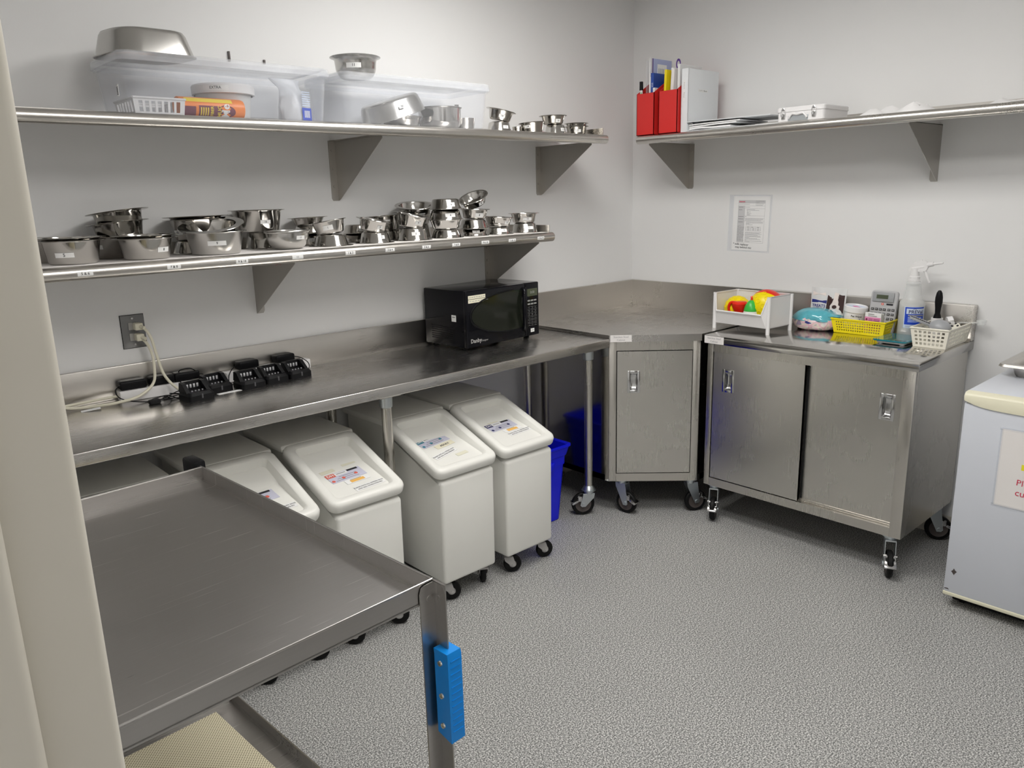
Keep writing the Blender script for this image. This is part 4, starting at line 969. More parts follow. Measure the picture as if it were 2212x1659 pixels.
# ------------------------------------------------------------------ outlet, power strips, adapters and chargers
def outlet():
    t=thing('wall_outlet','grey metal wall outlet plate above the power strips','outlet',(-2.907,0,1.166)); F=face((0,0,0),(1,0,0))
    b=MB(F); b.box((-.042,-.062,0),(.042,.062,.003)); b.box((-.0405,-.0605,.003),(.0405,.0605,.0055),.001,mi=1); b.build('cover_plate',['dark_gap','outlet_grey'],t)
    b=MB(F)
    for y in (.020,-.020): b.box((-.017,y-.014,.005),(.017,y+.014,.010),.002)
    b.build('receptacle','outlet_face',t)
    for y in (.048,-.048): b=MB(F); b.cyl((-.0,y,.005),(0,y,.0075),.004,n=10); b.build('screw','chrome',t)
outlet()
def strip(name,x0,y0,x1,y1,label,pts,z=ZT):
    L=math.hypot(x1-x0,y1-y0); a=math.atan2(y1-y0,x1-x0); t=thing(name,label,'power strip',((x0+x1)/2,(y0+y1)/2,z),a,'white power strips')
    b=MB(); b.box((-L/2,-.024,0),(L/2,.024,.040),.004); b.build('housing','white_plastic',t)
    b=MB()
    for k in range(6):
        x=-L/2+.05+k*(L-.09)/5; b.box((x-.013,-.015,.0395),(x+.013,.015,.0406)); 
    b.build('sockets','outlet_face',t,smooth=False)
    Mi=(Matrix.Translation(t.location) @ Matrix.Rotation(a,4,'Z')).inverted()
    b=MB(Mi); b.tube(spline([Vector(p) for p in pts],8),.0052,10); b.build('power_cord','cord_cream',t)
    p0=Vector(pts[0]); b=MB(Mi@Matrix.Translation((p0.x,p0.y,p0.z))); b.box((-.014,-.016,-.013),(.014,.018,.013),.004); b.cyl((.004,-.010,0),(.012,-.030,-.004),.008,.006,n=12); b.build('plug','cord_cream',t)
    return t
c1=[(-2.897,-.030,1.146),(-2.883,-.055,1.125),(-2.876,-.075,1.09),(-2.878,-.09,1.04),(-2.895,-.11,.985),(-2.955,-.135,.952),(-3.03,-.12,.938),(-3.10,-.09,.933),(-3.16,-.075,.936),(-3.19,-.068,.945),(-3.17,-.062,.945),(-3.08,-.060,.947),(-2.985,-.058,.948)]
c2=[(-2.897,-.030,1.186),(-2.880,-.052,1.175),(-2.868,-.068,1.14),(-2.862,-.082,1.08),(-2.852,-.10,1.01),(-2.830,-.13,.965),(-2.80,-.155,.940),(-2.755,-.16,.933),(-2.70,-.13,.933),(-2.66,-.085,.936),(-2.645,-.062,.944),(-2.625,-.056,.947),(-2.60,-.055,.947)]
strip('power_strip',-3.005,-.062,-2.745,-.078,'white power strip below the outlet at the left end of the table',c1)
strip('power_strip',-2.610,-.056,-2.245,-.056,'white power strip against the backsplash behind three chargers',c2)
MB_t=MB(Matrix.Translation((-3.115,-.115,ZT)) @ Matrix.Rotation(R_(-8),4,'Z')); MB_t.prism([(-.03,-.012,0),(.03,-.016,.004),(.032,.012,.004),(-.03,.012,0)],(0,0,.001)); tag(MB_t.build('cord_tag','paper',smooth=False),'small white paper tag lying at the left end of the steel table','tag')
def adapter(x,y,z,rot,label,cable,w=.092):
    t=thing('power_adapter',label,'adapter',(x,y,z),R_(rot),'black plug-in adapters'); Mi=(Matrix.Translation((x,y,z))@Matrix.Rotation(R_(rot),4,'Z')).inverted()
    b=MB(); b.box((-w/2,-.024,.002),(w/2,.024,.034),.007,seg=3); b.box((-.016,-.010,0),(.016,.010,.004)); b.build('adapter_body','black_plastic',t)
    b=MB(Mi); b.tube(spline([Vector(p) for p in cable],8),.0019,6); b.build('adapter_cable','black_cable',t)
z=ZT+.0405; g=ZT+.003
adapter(-2.955,-.064,z,-3,'leftmost black adapter plugged into the strip below the outlet',[(-3.0,-.064,z+.015),(-3.02,-.085,z+.005),(-3.01,-.11,ZT+.02),(-2.95,-.145,g),(-2.88,-.155,g),(-2.84,-.18,g),(-2.80,-.19,g),(-2.77,-.17,g)])
adapter(-2.855,-.070,z,-3,'middle black adapter plugged into the strip below the outlet',[(-2.81,-.07,z+.015),(-2.795,-.09,z+.01),(-2.80,-.115,ZT+.02),(-2.83,-.13,g+.01),(-2.87,-.135,g),(-2.88,-.155,g+.004),(-2.84,-.165,g+.006),(-2.82,-.145,g+.006),(-2.85,-.13,g+.01),(-2.80,-.14,g),(-2.765,-.155,g)],.088)
adapter(-2.764,-.074,z,-4,'right black adapter on the strip below the outlet, with a looped cable',[(-2.79,-.074,z+.033),(-2.785,-.09,z+.045),(-2.75,-.095,z+.045),(-2.72,-.09,z+.02),(-2.705,-.092,z+.012),(-2.715,-.11,ZT+.025),(-2.735,-.12,g),(-2.71,-.135,g),(-2.69,-.15,g)])
adapter(-2.515,-.058,z,2,'black adapter on the left of the second power strip',[(-2.56,-.058,z+.018),(-2.585,-.075,z+.01),(-2.61,-.10,ZT+.03),(-2.62,-.13,g+.004),(-2.60,-.15,g),(-2.59,-.17,g)],.085)
adapter(-2.355,-.054,z,2,'black adapter at the right end of the second power strip',[(-2.31,-.054,z+.018),(-2.29,-.08,z+.012),(-2.275,-.11,ZT+.035),(-2.285,-.14,ZT+.02),(-2.31,-.16,ZT+.012),(-2.345,-.165,g),(-2.37,-.17,g)],.085)
b=MB(); b.tube(spline([Vector(p) for p in [(-2.93,-.17,g),(-2.89,-.16,g+.012),(-2.86,-.18,g),(-2.89,-.20,g+.008),(-2.93,-.19,g+.012),(-2.91,-.165,g+.010),(-2.87,-.175,g+.014),(-2.84,-.215,g),(-2.80,-.235,g),(-2.77,-.20,g)]],8),.0019,6)
b.box((-2.945,-.205,ZT),(-2.905,-.180,ZT+.016),.005)
tag(b.build('cable_coil','black_cable'),'tangled black cable with a small plug in front of the left power strip','cable')
def charger(x,y,rot,label):
    t=thing('radio_charger',label,'charger',(x,y,ZT),R_(rot),'black radio chargers'); w,d=.098,.088
    b=MB(); b.rings([rrect(-w/2,-d/2,w/2,d/2,.012,0),rrect(-w/2,-d/2,w/2,d/2,.012,.020),rrect(-w/2+.006,-d/2+.010,w/2-.006,d/2-.004,.010,.030),rrect(-w/2+.012,-d/2+.018,w/2-.012,d/2-.008,.008,.030)],caps=True)
    for s in (1,-1):    # side cheeks rising to the rear
        b.prism([(s*w*.47,-.020,.028),(s*w*.47,d/2-.006,.028),(s*w*.45,d/2-.010,.062),(s*w*.45,.012,.060)],(-s*.014,0,0))
    b.prism([(-w*.44,d/2-.006,.028),(-w*.44,d/2-.022,.028),(-w*.42,d/2-.016,.062),(-w*.42,d/2-.008,.062)],(w*.87,0,0))
    b.build('cradle','black_plastic',t,sharp=25)
    for k in range(4): 
        b=MB(); xx=-.020+k*.0133; b.box((xx-.0038,d/2-.0235,.038),(xx+.0038,d/2-.019,.052),.001); b.build('contact','contact',t); b=MB(); b.cyl((xx,-.010,.029),(xx,-.010,.034),.0028,n=8)
        b.build('contact','contact',t)
    b=MB(); b.box((-.003,-d/2-.0004,.008),(.003,-d/2+.002,.024)); b.build('indicator','key_dark',t,smooth=False)
for x,y,r,l in ((-2.790,-.232,8,'frontmost black charger, left of the white paper strip'),(-2.690,-.165,8,'black charger just behind the frontmost one'),(-2.575,-.205,4,'black charger right after the white paper strip'),(-2.470,-.185,6,'black charger second from the right'),(-2.366,-.178,6,'rightmost black charger on the steel table')): charger(x,y,r,l)
b=MB(Matrix.Translation((-2.645,-.232,ZT+.0002)) @ Matrix.Rotation(R_(2),4,'Z')); b.box((-.068,-.009,0),(.068,.009,.001)); tag(b.build('paper_strip','paper',smooth=False),'thin white paper strip lying between the black chargers','paper')

# ------------------------------------------------------------------ on the right-hand counter
def stack_bin():
    th=R_(-4.7); t=thing('stacking_bin','white plastic open-front bin on four feet holding dog toys','bin',(-.337,-1.028,ZC),th)
    # local: front towards -x, width along y
    hw,dx=.157,.093; b=MB(); z0=.028; h=.178; th_=.003
    b.box((-dx,-hw,z0),(dx,hw,z0+.003))
    b.box((dx-th_,-hw,z0),(dx,hw,h))                                                    # back
    for s in (1,-1): b.prism([(-dx,s*hw,z0),(dx,s*hw,z0),(dx,s*hw,h),(-dx,s*hw,h)],(0,-s*th_,0)); b.box((-dx,s*hw,h-.004),(dx,s*(hw-.006),h+.001))
    b.box((dx-.006,-hw,h-.004),(dx,hw,h+.001))
    lip=-dx-.020; hb=hw-.012; hl=hw-.028; zl=.092
    b.prism([(-dx,-hb,z0),(-dx,hb,z0),(lip,hl,zl),(lip,-hl,zl)],(.003,0,0))             # scooped front
    for s in (1,-1):
        b.prism([(-dx,s*hb,z0),(lip,s*hl,zl),(-dx,s*(hw-.004),h)],(.003,0,0)); b.prism([(-dx,s*hb,z0),(-dx,s*(hw-.004),h),(-dx,s*hw,h),(-dx,s*hw,z0)],(.003,0,0))
        b.tube([(lip,s*hl,zl),(-dx,s*(hw-.006),h)],.0035,8)
    b.tube([(lip,-hl,zl),(lip,hl,zl)],.0045,8)
    b.build('tray','white_plastic',t,sharp=25)
    for sx in (1,-1):
        for sy in (1,-1): l=MB(); l.cyl((sx*(dx-.002),sy*(hw-.002),0),(sx*(dx-.002),sy*(hw-.002),h+.001),.0095,.0095,n=16); l.build('post','white_plastic',t)
stack_bin()
def ball(name,loc,r,label,halves=False):
    b=MB(); b.lathe([(r*math.sin(PI*i/24),-r*math.cos(PI*i/24)) for i in range(25)],36); o=b.build(name,'toy_yellow',sharp=80); o.location=loc
    n=MB(); k=0
    for i in range(60):      # raised rings over the surface
        zz=1-2*(i+.5)/60; a=i*2.39996; rr=math.sqrt(1-zz*zz); d=Vector((rr*math.cos(a),rr*math.sin(a),zz))
        if halves and (d.x*.74+d.z*.67)>.25: continue
        A=d.to_track_quat('Z','Y').to_matrix().to_4x4(); A.translation=d*(r*.992); q=r*.13
        vs=[]; m=12
        rings=[[A@Vector(((q+.0016*math.cos(2*PI*j/5))*math.cos(2*PI*s/m),(q+.0016*math.cos(2*PI*j/5))*math.sin(2*PI*s/m),.0016*math.sin(2*PI*j/5))) for s in range(m)] for j in range(5)]
        n.rings(rings,closed=True)
    n.build('nubs','toy_yellow',o,sharp=80)
    if halves:
        c=MB(Matrix.Rotation(R_(48),4,'Y')@Matrix.Rotation(0,4,'Z')); c.lathe([(r*1.012*math.sin(PI*i/24),r*1.012*math.cos(PI*i/24)) for i in range(11)]+[(r*.99*math.sin(PI*10/24),r*.99*math.cos(PI*10/24))],36); c.build('red_shell','toy_red',o)
    return tag(o,label,'toy ball')
ball('toy_ball',(-.330,-.941,ZC+.031+.063),.063,'smaller all-yellow nubby ball at the left in the white bin')
ball('toy_ball',(-.312,-1.090,ZC+.031+.083),.083,'bigger yellow ball with a red back half in the white bin',True)
def toy_cup():
    t=thing('toy_cup','red rubber dog toy with a loop handle between the yellow balls','toy',(-.376,-.982,ZC+.0325)); t.scale=(1.15,1.15,1.25); b=MB()
    b.lathe([(0,0),(.036,0),(.034,.012),(.020,.030),(.019,.040),(.032,.062),(.034,.076),(.026,.084),(0,.086)],26); b.build('toy_body','toy_red',t)
    b=MB(); b.tube(spline([Vector(p) for p in ((-.012,.012,.080),(-.016,.034,.078),(-.016,.044,.058),(-.012,.036,.036),(-.010,.014,.026))],8),.006,10); b.build('loop_handle','toy_red',t)
toy_cup()
def toy_egg():
    t=thing('squeaky_toy','white egg-shaped dog toy with a green cap and red tip','toy',(-.384,-1.050,ZC+.0325)); t.scale=(1.12,1.12,1.15); r=.036
    b=MB(); b.lathe([(0,0),(r*.7,0),(r*.95,.012),(r*1.02,.030),(r*.92,.050),(r*.84,.058)],28); b.build('toy_body','toy_white',t)
    b=MB(); b.lathe([(r*.86,.056),(r*.88,.060),(r*.72,.078),(r*.45,.094),(r*.16,.102),(0,.103)],28); b.build('green_cap','toy_green',t)
    b=MB(); b.tube(spline([Vector(p) for p in ((0,0,.100),(.001,0,.110),(.004,.003,.117))],4),.0045,8); b.build('red_tip','toy_red',t)
    b=MB(); b.tube(spline([Vector(p) for p in ((-.026,.020,.040),(-.036,.014,.030),(-.030,.008,.022))],5),.005,8); b.build('wing','toy_white',t)
toy_egg()
def treat_sack():
    t=thing('treat_bag','teal tinted plastic bag of pink and beige treats beside the white bin','bag',(-.135,-1.262,ZC)); n=30
    def blob(prof,f,ph):
        rings=[]
        for j,(rx,ry,z) in enumerate(prof):
            rings.append([(rx*math.cos(a)*(1+f*math.sin(5*a+j*1.7+ph)+f*.6*math.sin(9*a+2*j)), ry*math.sin(a)*(1+f*math.sin(4*a+j+ph)), z+(.002*math.sin(6*a+j) if 0<j<len(prof)-1 else 0)) for a in [2*PI*i/n for i in range(n)]])
        return rings
    b=MB(); b.rings(blob([(.060,.085,0),(.078,.108,.010),(.082,.116,.030),(.078,.114,.050),(.066,.100,.066)],.035,0)); b.build('treats','treat_bag',t,sharp=80)
    b=MB(); b.rings(blob([(.080,.117,.046),(.079,.115,.060),(.070,.098,.080),(.050,.070,.094),(.024,.040,.101)],.07,1)); b.build('teal_wrap','teal_film',t,sharp=70)
    b=MB(Matrix.Translation((-.02,-.085,.072))); b.rings([[(rx*math.cos(a)*(1+.1*math.sin(4*a)),y+.01*math.sin(3*a),rz*math.sin(a)+dz) for a in [2*PI*i/14 for i in range(14)]] for y,rx,rz,dz in ((.03,.030,.014,0),(.0,.026,.010,.002),(-.03,.030,.006,.002),(-.048,.036,.003,.0))]); b.build('gathered_end','teal_film',t,sharp=70)
    M=face((-.083,-.0,.034),(.18,-1,0)); b=MB(M); b.prism([(-.016,.004,0),(.014,-.006,0),(.016,.004,0),(-.012,.014,0)],(0,0,.0008)); b.build('blue_label','navy',t,smooth=False)
treat_sack()
def treat_pouch():
    t=thing('treat_pouch','white foil treat pouch with a black and white dog on it','bag',(-.090,-1.290,ZC)); n=14
    lean=Matrix.Rotation(R_(4),4,'Y'); W=.089; Hh=.196
    def pt(u,v,s): # u -1..1 across (-y), v 0..1 up ; s front/back
        th=.028*(1-v)**.8*(1-u*u)**.6+.0016+.002*math.sin(9*u+7*v)*(1-u*u); return lean@Vector((-th if s else th, -u*W*(1-.03*math.sin(PI*v)), v*Hh))
    b=MB()
    for s in (0,1):
        vs=[pt(-1+2*i/n,j/n,s) for j in range(n+1) for i in range(n+1)]; fs=[(j*(n+1)+i,j*(n+1)+i+1,(j+1)*(n+1)+i+1,(j+1)*(n+1)+i) for j in range(n) for i in range(n)]
        b.add(vs,fs if s else [f[::-1] for f in fs])
    for v in (0,1): b.add([pt(-1+2*i/n,v,s) for s in (0,1) for i in range(n+1)],[(i,i+1,n+2+i,n+1+i) for i in range(n)])
    for u in (-1,1): b.add([pt(u,j/n,s) for s in (0,1) for j in range(n+1)],[(i,i+1,n+2+i,n+1+i) for i in range(n)])
    b.build('pouch','foil',t,sharp=60)
    def fn(x,y,z): p=pt(x,y,1); return p+Vector((-.0006-z,0,0))
    def flat(b,pts,mi,z):
        c=[sum(p[0] for p in pts)/len(pts),sum(p[1] for p in pts)/len(pts)]; k=len(pts); rows=[[fn(c[0]+(p[0]-c[0])*q,c[1]+(p[1]-c[1])*q,z) for p in pts] for q in (.02,.35,.7,1)]
        b.rings(rows,mi,caps=False)
    def ell(cx,cy,rx,ry,m=20,rot=0): return [(cx+rx*math.cos(2*PI*i/m)*math.cos(rot)-ry*math.sin(2*PI*i/m)*math.sin(rot)*.9,cy+rx*math.cos(2*PI*i/m)*math.sin(rot)*.9+ry*math.sin(2*PI*i/m)*math.cos(rot)) for i in range(m)]
    b=MB()
    flat(b,[(0.0,.40),(.94,.40),(.94,.84),(.5,.86),(.0,.82)],1,.0003)                      # dark coat
    flat(b,[(.38,.90),(.62,.88),(.60,.72),(.74,.56),(.70,.44),(.22,.44),(.20,.56),(.36,.72)],2,.0007)  # white blaze and muzzle
    flat(b,ell(.46,.545,.13,.045),1,.0011); flat(b,ell(.25,.70,.05,.022),1,.0011); flat(b,ell(.72,.70,.05,.022),1,.0011)
    flat(b,[(-.92,.62),(-.02,.61),(-.02,.69),(-.92,.70)],3,.0004)
    flat(b,[(-.90,.80),(-.1,.80),(-.15,.88),(-.5,.84),(-.88,.90)],2,.0004)
    b.text('TREATS',.24,-.46,.545,.0008,3,fn=lambda x,y,z: fn(x,.545+(y-.545)*.42,z),bold=.02)
    b.build('printed_front',['foil','dog_dark','dog_white','navy'],t,smooth=False)
treat_pouch()
yb=basket('slotted_basket','yellow slotted plastic basket on the right-hand counter','yellow_plastic',-.176,-.068,-1.602,-1.372,ZC+.0005,.066,.012,19,9,4,fv=.52,fu=.55,mv=.13)
zi=ZC+.0042
def wipes_tub():
    t=thing('open_tub','white round tub with open lid and pastel top in the yellow basket','tub',(-.122,-1.435,zi+.002),0); R=.046
    A=Matrix.Rotation(R_(6),4,'X'); b=MB(A); b.lathe([(0,.006),(R*.92,.006),(R,.010),(R*1.03,.092),(R*1.13,.094),(R*1.15,.118),(R*1.08,.122),(R*1.0,.116),(0,.116)],32); b.build('tub_body','white_plastic',t)
    b=MB(A); b.lathe([(0,.1165),(R*.99,.1165)],32); b.build('lid_print','label_pale',t,smooth=False)
    b=MB(A); b.prism([(-.02,.0,.117),(.0,-.02,.117),(.016,.004,.117),(.0,.018,.117)],(0,0,.0006)); b.build('pink_print','pink',t,smooth=False)
    def wr(x,y,z): r=R*1.02+.001+z; a=FACING+x/r; return A@Vector((r*math.cos(a),r*math.sin(a),y))
    b=MB(); b.text('Pet Wipes',.012,-.012,.078,.0004,0,fn=wr,bold=.02); b.add([wr(x,y+x*-.25,.0003) for x,y in ((.002,.060),(.045,.068),(.045,.074),(.002,.070))],[(0,1,2,3)],1); b.build('side_print',['ink','label_navy'],t,smooth=False)
wipes_tub()
def calculator():
    t=thing('calculator','large grey desk calculator standing in the yellow basket','calculator',(-.090,-1.550,zi)); t.rotation_euler=(0,R_(9),R_(-3)); M=face((-.006,.062,0),(0,-1,0)); W,Hh=.124,.196
    b=MB(M); b.rings([rrect(0,0,W,Hh,.014,-.016),rrect(0,0,W,Hh,.014,-.004),rrect(.004,.004,W-.004,Hh-.004,.012,0)],caps=True); b.build('case','calc_grey',t,sharp=40)
    b=MB(M); b.box((.010,Hh-.052,0),(W-.014,Hh-.008,.007),.003); b.build('display_hood','calc_dark',t)
    b=MB(M); b.box((.030,Hh-.038,.007),(W-.040,Hh-.020,.0078),.0); b.build('screen','lcd',t,smooth=False)
    b=MB(M)
    for r in range(5):
        for c in range(6):
            x=.010+c*.0185+(.003 if c>3 else 0); y=Hh-.092-r*.021; b.box((x,y,0),(x+.0135,y+.0105,.0035),.001,mi=1 if (c==0 and r>=2) else 0); b.box((x+.003,y+.004,.0035),(x+.0105,y+.0065,.0038),mi=2)
    b.build('keys',['key_dark','key_orange','calc_grey'],t)
    b=MB(M); b.box((W-.046,Hh-.066,0),(W-.016,Hh-.058,.0010)); b.build('solar_cell','ink',t,smooth=False)
    b=MB(M); b.lathe([(0,.0010),(.006,.0010)],16,0,axis=Matrix.Translation((.060,Hh-.062,0))); b.box((.059,Hh-.066,.001),(.061,Hh-.058,.0014),mi=1); b.build('emblem',['label_red','sticker'],t,smooth=False)
calculator()
def small_box():
    t=thing('carton','small white and pink carton leaning in the yellow basket','box',(-.150,-1.545,zi)); t.rotation_euler=(0,R_(3),R_(-10)); w,d,h=.080,.026,.100
    b=MB(); b.box((-d/2,-w/2,0),(d/2,w/2,h),.0008); b.build('box_body','card_white',t,smooth=False)
    M=face((-d/2-.0004,w/2,0),(0,-1,0)); b=MB(M); b.box((.001,.012,0),(w-.001,h*.80,.0004),mi=0)
    for k in range(5): b.box((.020,.046+k*.006,.0004),(.040,.048+k*.006,.0007),mi=1); b.box((.045,.046+k*.006,.0004),(w-.006,.048+k*.006,.0007),mi=1)
    b.box((.016,h*.91,0),(.046,h*.95,.0004),mi=2); b.box((.016,h*.84,0),(.060,h*.87,.0004),mi=2); b.lathe([(0,.0007),(.005,.0007)],12,1,axis=Matrix.Translation((.010,.068,0)))
    b.build('front_print',['pink','maroon','ink_grey'],t,smooth=False)
    b=MB(Matrix.Translation((0,0,0))); b.box((-d/2+.002,-w/2-.0006,.006),(d/2-.002,-w/2,h-.006)); b.build('side_print','grey_cell',t,smooth=False)
small_box()
b=MB(); b.rings([[(rx*math.cos(a),y,.0+rz*math.sin(a)) for a in [2*PI*i/12 for i in range(12)]] for y,rx,rz in ((-.040,.004,.004),(-.030,.010,.007),(.0,.012,.008),(.034,.009,.006),(.042,.003,.003))]); o=b.build('sachet','navy'); o.location=(-.166,-1.558,ZC+.060); o.rotation_euler=(0,0,R_(2)); tag(o,'dark purple sachet poking over the yellow basket rim','sachet')
def spray_bottle():
    t=thing('spray_bottle','clear spray bottle with white trigger head and blue label','bottle',(-.104,-1.690,ZC)); R=.0520
    b=MB(); b.lathe([(0,0),(R*.94,0),(R,.006),(R,.150),(R*.985,.160),(R*.90,.168),(R*.74,.176),(R*.66,.190),(R*.56,.232),(R*.54,.236),(R*.58,.240),(R*.58,.250),(R*.50,.254),(R*.44,.256),(0,.256)],40); b.build('bottle_body','bottle_clear',t,sharp=50)
    b=MB(); b.lathe([(0,.004),(R*.92,.004),(R*.96,.008),(R*.96,.146),(0,.146)],32); b.build('liquid','clear_sheet',t)
    a0=FACING-.22
    def wr(x,y,z): r=R+.0006+z; a=a0+x/r; return (r*math.cos(a),r*math.sin(a),y)
    def patch(b,x0,x1,y0,y1,mi,z,n=10): b.add([wr(x0+(x1-x0)*i/n,y,z) for y in (y0,y1) for i in range(n+1)],[(i,i+1,n+2+i,n+1+i) for i in range(n)],mi)
    b=MB(); Y=.030; patch(b,-.044,.050,.020+Y,.116+Y,0,0); patch(b,-.040,.046,.036+Y,.114+Y,1,.0003); patch(b,-.034,.046,.084+Y,.108+Y,2,.0006)
    b.text('PREVail',.0215,.008,.093+Y,.0011,3,fn=wr,bold=.015); b.tube([wr(-.008+.004*i,.1045+Y+.003*math.sin(i*.8),.001) for i in range(5)],.0007,5,3)
    patch(b,-.026,.042,.074+Y,.080+Y,4,.0007)
    for k in range(4): patch(b,-.026,.034,.048+Y+k*.006,.0505+Y+k*.006,2,.0007)
    for k in range(2): patch(b,-.034,.020,.024+Y+k*.005,.0255+Y+k*.005,4,.0004)
    b.build('label',['label_pale','label_blue','label_pale','label_navy','ink_grey'],t,smooth=False)
    b=MB(); b.lathe([(0,.250),(.0240,.250),(.0245,.262),(.0225,.264),(.0225,.276),(.0190,.279),(.0175,.292),(.0165,.312),(0,.314)],28)
    for i in range(22): a=2*PI*i/22; b.cyl((.0240*math.cos(a),.0240*math.sin(a),.252),(.0240*math.cos(a),.0240*math.sin(a),.263),.0011,n=5)
    h=b.build('sprayer_head','white_plastic',t)
    # head points towards -y
    b=MB(); pr=[(.028,.300),(.022,.296),(-.034,.300),(-.048,.306),(-.056,.326),(-.050,.340),(-.036,.350),(-.012,.348),(.012,.330)]
    b.prism([(-.009,y,z) for y,z in pr],(.018,0,0)); b.cyl((-.0,.012,.312),(0,-.040,.322),.0105,n=14); b.tube([(0,.026,.303),(0,.004,.334),(0,-.026,.349)],.0045,8)
    b.build('head_shell','white_plastic',h,sharp=25)
    b=MB(); b.cyl((0,-.050,.330),(0,-.074,.335),.0115,.0095,n=14); b.cyl((0,-.074,.335),(0,-.112,.341),.0062,.0040,n=12); b.build('nozzle','white_plastic',h)
    b=MB(); b.tube(spline([Vector(p) for p in ((0,-.034,.316),(0,-.044,.298),(0,-.054,.272),(0,-.064,.252))],5),[.0075]*5+[.006]*6+[.0045]*5,10); b.build('trigger','white_plastic',h)
spray_bottle()
def scale_():
    t=thing('kitchen_scale','flat teal glass kitchen scale in front of the spray bottle','scale',(-.252,-1.700,ZC),R_(-2)); 
    b=MB(); b.rings([rrect(-.092,-.072,.092,.072,.014,.014),rrect(-.094,-.074,.094,.074,.016,.016),rrect(-.094,-.074,.094,.074,.016,.020),rrect(-.092,-.072,.092,.072,.014,.0215)],caps=True); b.build('glass_platform','teal_glass',t,sharp=30)
    b=MB(); b.box((-.080,-.060,.004),(.080,.060,.0142),.004); 
    for sx in (1,-1):
        for sy in (1,-1): b.cyl((sx*.066,sy*.046,0),(sx*.066,sy*.046,.006),.010,n=14)
    b.build('base','calc_grey',t)
    b=MB(); b.box((-.086,-.062,.0215),(-.060,-.020,.0220)); b.build('display','lcd',t,smooth=False)
scale_()
basket('slotted_basket','off-white slotted plastic basket of utensils at the counter edge','offwhite_plastic',-.304,-.048,-1.912,-1.782,ZC+.0005,.082,.012,7,14,4,fv=.58,fu=.60,mv=.09)
zw=ZC+.0045
def lint_roller():
    t=thing('lint_roller','white lint roller with a black handle standing in the off-white basket','lint roller',(-.118,-1.805,zw)); 
    b=MB(); b.lathe([(.019,0),(.0235,0),(.0235,.098),(.019,.098)],28); b.lathe([(0,.002),(.019,.002)],24); b.lathe([(.019,.097),(0,.097)],24); b.build('roll','white_plastic',t)
    b=MB(); b.lathe([(0,.094),(.0165,.096),(.0150,.104),(.0110,.118),(.0120,.140),(.0155,.168),(.0150,.188),(.0115,.208),(.0060,.218),(0,.220)],24); b.build('grip','black_plastic',t)
lint_roller()
def masher():
    t=thing('ladle','grey plastic scoop lying bowl-up across the off-white basket','scoop',(-.205,-1.850,ZC+.072)); t.rotation_euler=(R_(6),0,R_(-10)); R=.040
    b=MB(); b.lathe([(R*math.cos(PI/2*i/10),R*.92*math.sin(PI/2*i/10)) for i in range(10)]+[(0,R*.92)]+[(0,R*.88)]+[((R-.003)*math.cos(PI/2*i/10),(R*.92-.004)*math.sin(PI/2*i/10)) for i in range(9,-1,-1)]+[(R,0)],32,sy=1.15); b.build('scoop_bowl','grey_plastic',t)
    M=Matrix.Translation((-.012,.040,.006))@Matrix.Rotation(R_(20),4,'Z')@Matrix.Rotation(R_(14),4,'X'); b=MB(M); b.box((-.013,-.005,-.004),(.013,.085,.010),.004); 
    b.build('scoop_handle','grey_plastic',t); g=MB(M)
    for k in range(9): g.prism([(-.014,.002+k*.009,.0095),(-.008,.006+k*.009,.0095),(-.014,.010+k*.009,.0095)],(0,0,.002))
    g.build('serrated_edge','black_plastic',t)
    b=MB(); 
    for k in range(5): b.box((.020+k*.003,-.026+k*.006,.024-k*.001),(.030+k*.003,-.023+k*.006,.027-k*.001))
    b.build('markings','ink',t,smooth=False)
masher()
def small_roll(name,label,loc,rot,R,w,m,cat):
    b=MB(); b.lathe([(R*.45,-w/2),(R,-w/2),(R,w/2),(R*.45,w/2)],28); b.lathe([(R*.45,w/2),(R*.45,-w/2)],28); o=b.build(name,m); o.location=loc; o.rotation_euler=rot; return tag(o,label,cat)
small_roll('tape_roll','white roll standing on edge at the back of the off-white basket',(-.095,-1.852,ZC+.076),(R_(80),R_(15),R_(30)),.034,.022,'cloth_white','roll')
b=MB(); b.tube(spline([Vector(p) for p in ((-.17,-1.852,ZC+.05),(-.150,-1.856,ZC+.086),(-.120,-1.872,ZC+.096),(-.095,-1.890,ZC+.082),(-.085,-1.900,ZC+.050))],8),.0017,6); b.tube(spline([Vector(p) for p in ((-.17,-1.860,ZC+.05),(-.150,-1.866,ZC+.080),(-.122,-1.882,ZC+.088),(-.102,-1.896,ZC+.074),(-.092,-1.902,ZC+.050))],8),.0017,6)
tag(b.build('wire_whisk','chrome'),'looped steel wires of a whisk beside the grey scoop','whisk')
def tongs():
    t=thing('strainer','small black and white patterned strainer behind the grey scoop','strainer',(-.130,-1.880,ZC+.058)); b=MB(Matrix.Rotation(R_(60),4,'X')@Matrix.Rotation(R_(30),4,'Y')); b.cyl((0,0,-.028),(0,0,.028),.020,n=18); b.build('drum','offwhite_plastic',t)
    c=MB(Matrix.Rotation(R_(60),4,'X')@Matrix.Rotation(R_(30),4,'Y'))
    for i in range(7):
        for j in range(3): a=2*PI*i/7+j*.4; A=Matrix.Translation((.0202*math.cos(a),.0202*math.sin(a),-.018+j*.018)); c.box(*[A@Vector(q) for q in ((-.003,-.003,-.004),(.003,.003,.004))])
    c.build('slots','ink',t,smooth=False)
tongs()
def clear_scoop():
    t=thing('measuring_scoop','clear plastic scoop sticking out over the right end of the basket','scoop',(-.055,-1.895,ZC+.080)); t.rotation_euler=(R_(-4),0,R_(6))
    b=MB(); b.box((-.014,-.055,0),(.014,.03,.004),.0015); b.lathe([(0,-.012),(.017,-.012),(.021,.008),(.0195,.008),(.016,-.010),(0,-.010)],24,axis=Matrix.Translation((0,-.068,.004))); b.build('scoop_body','bottle_clear',t)
clear_scoop()

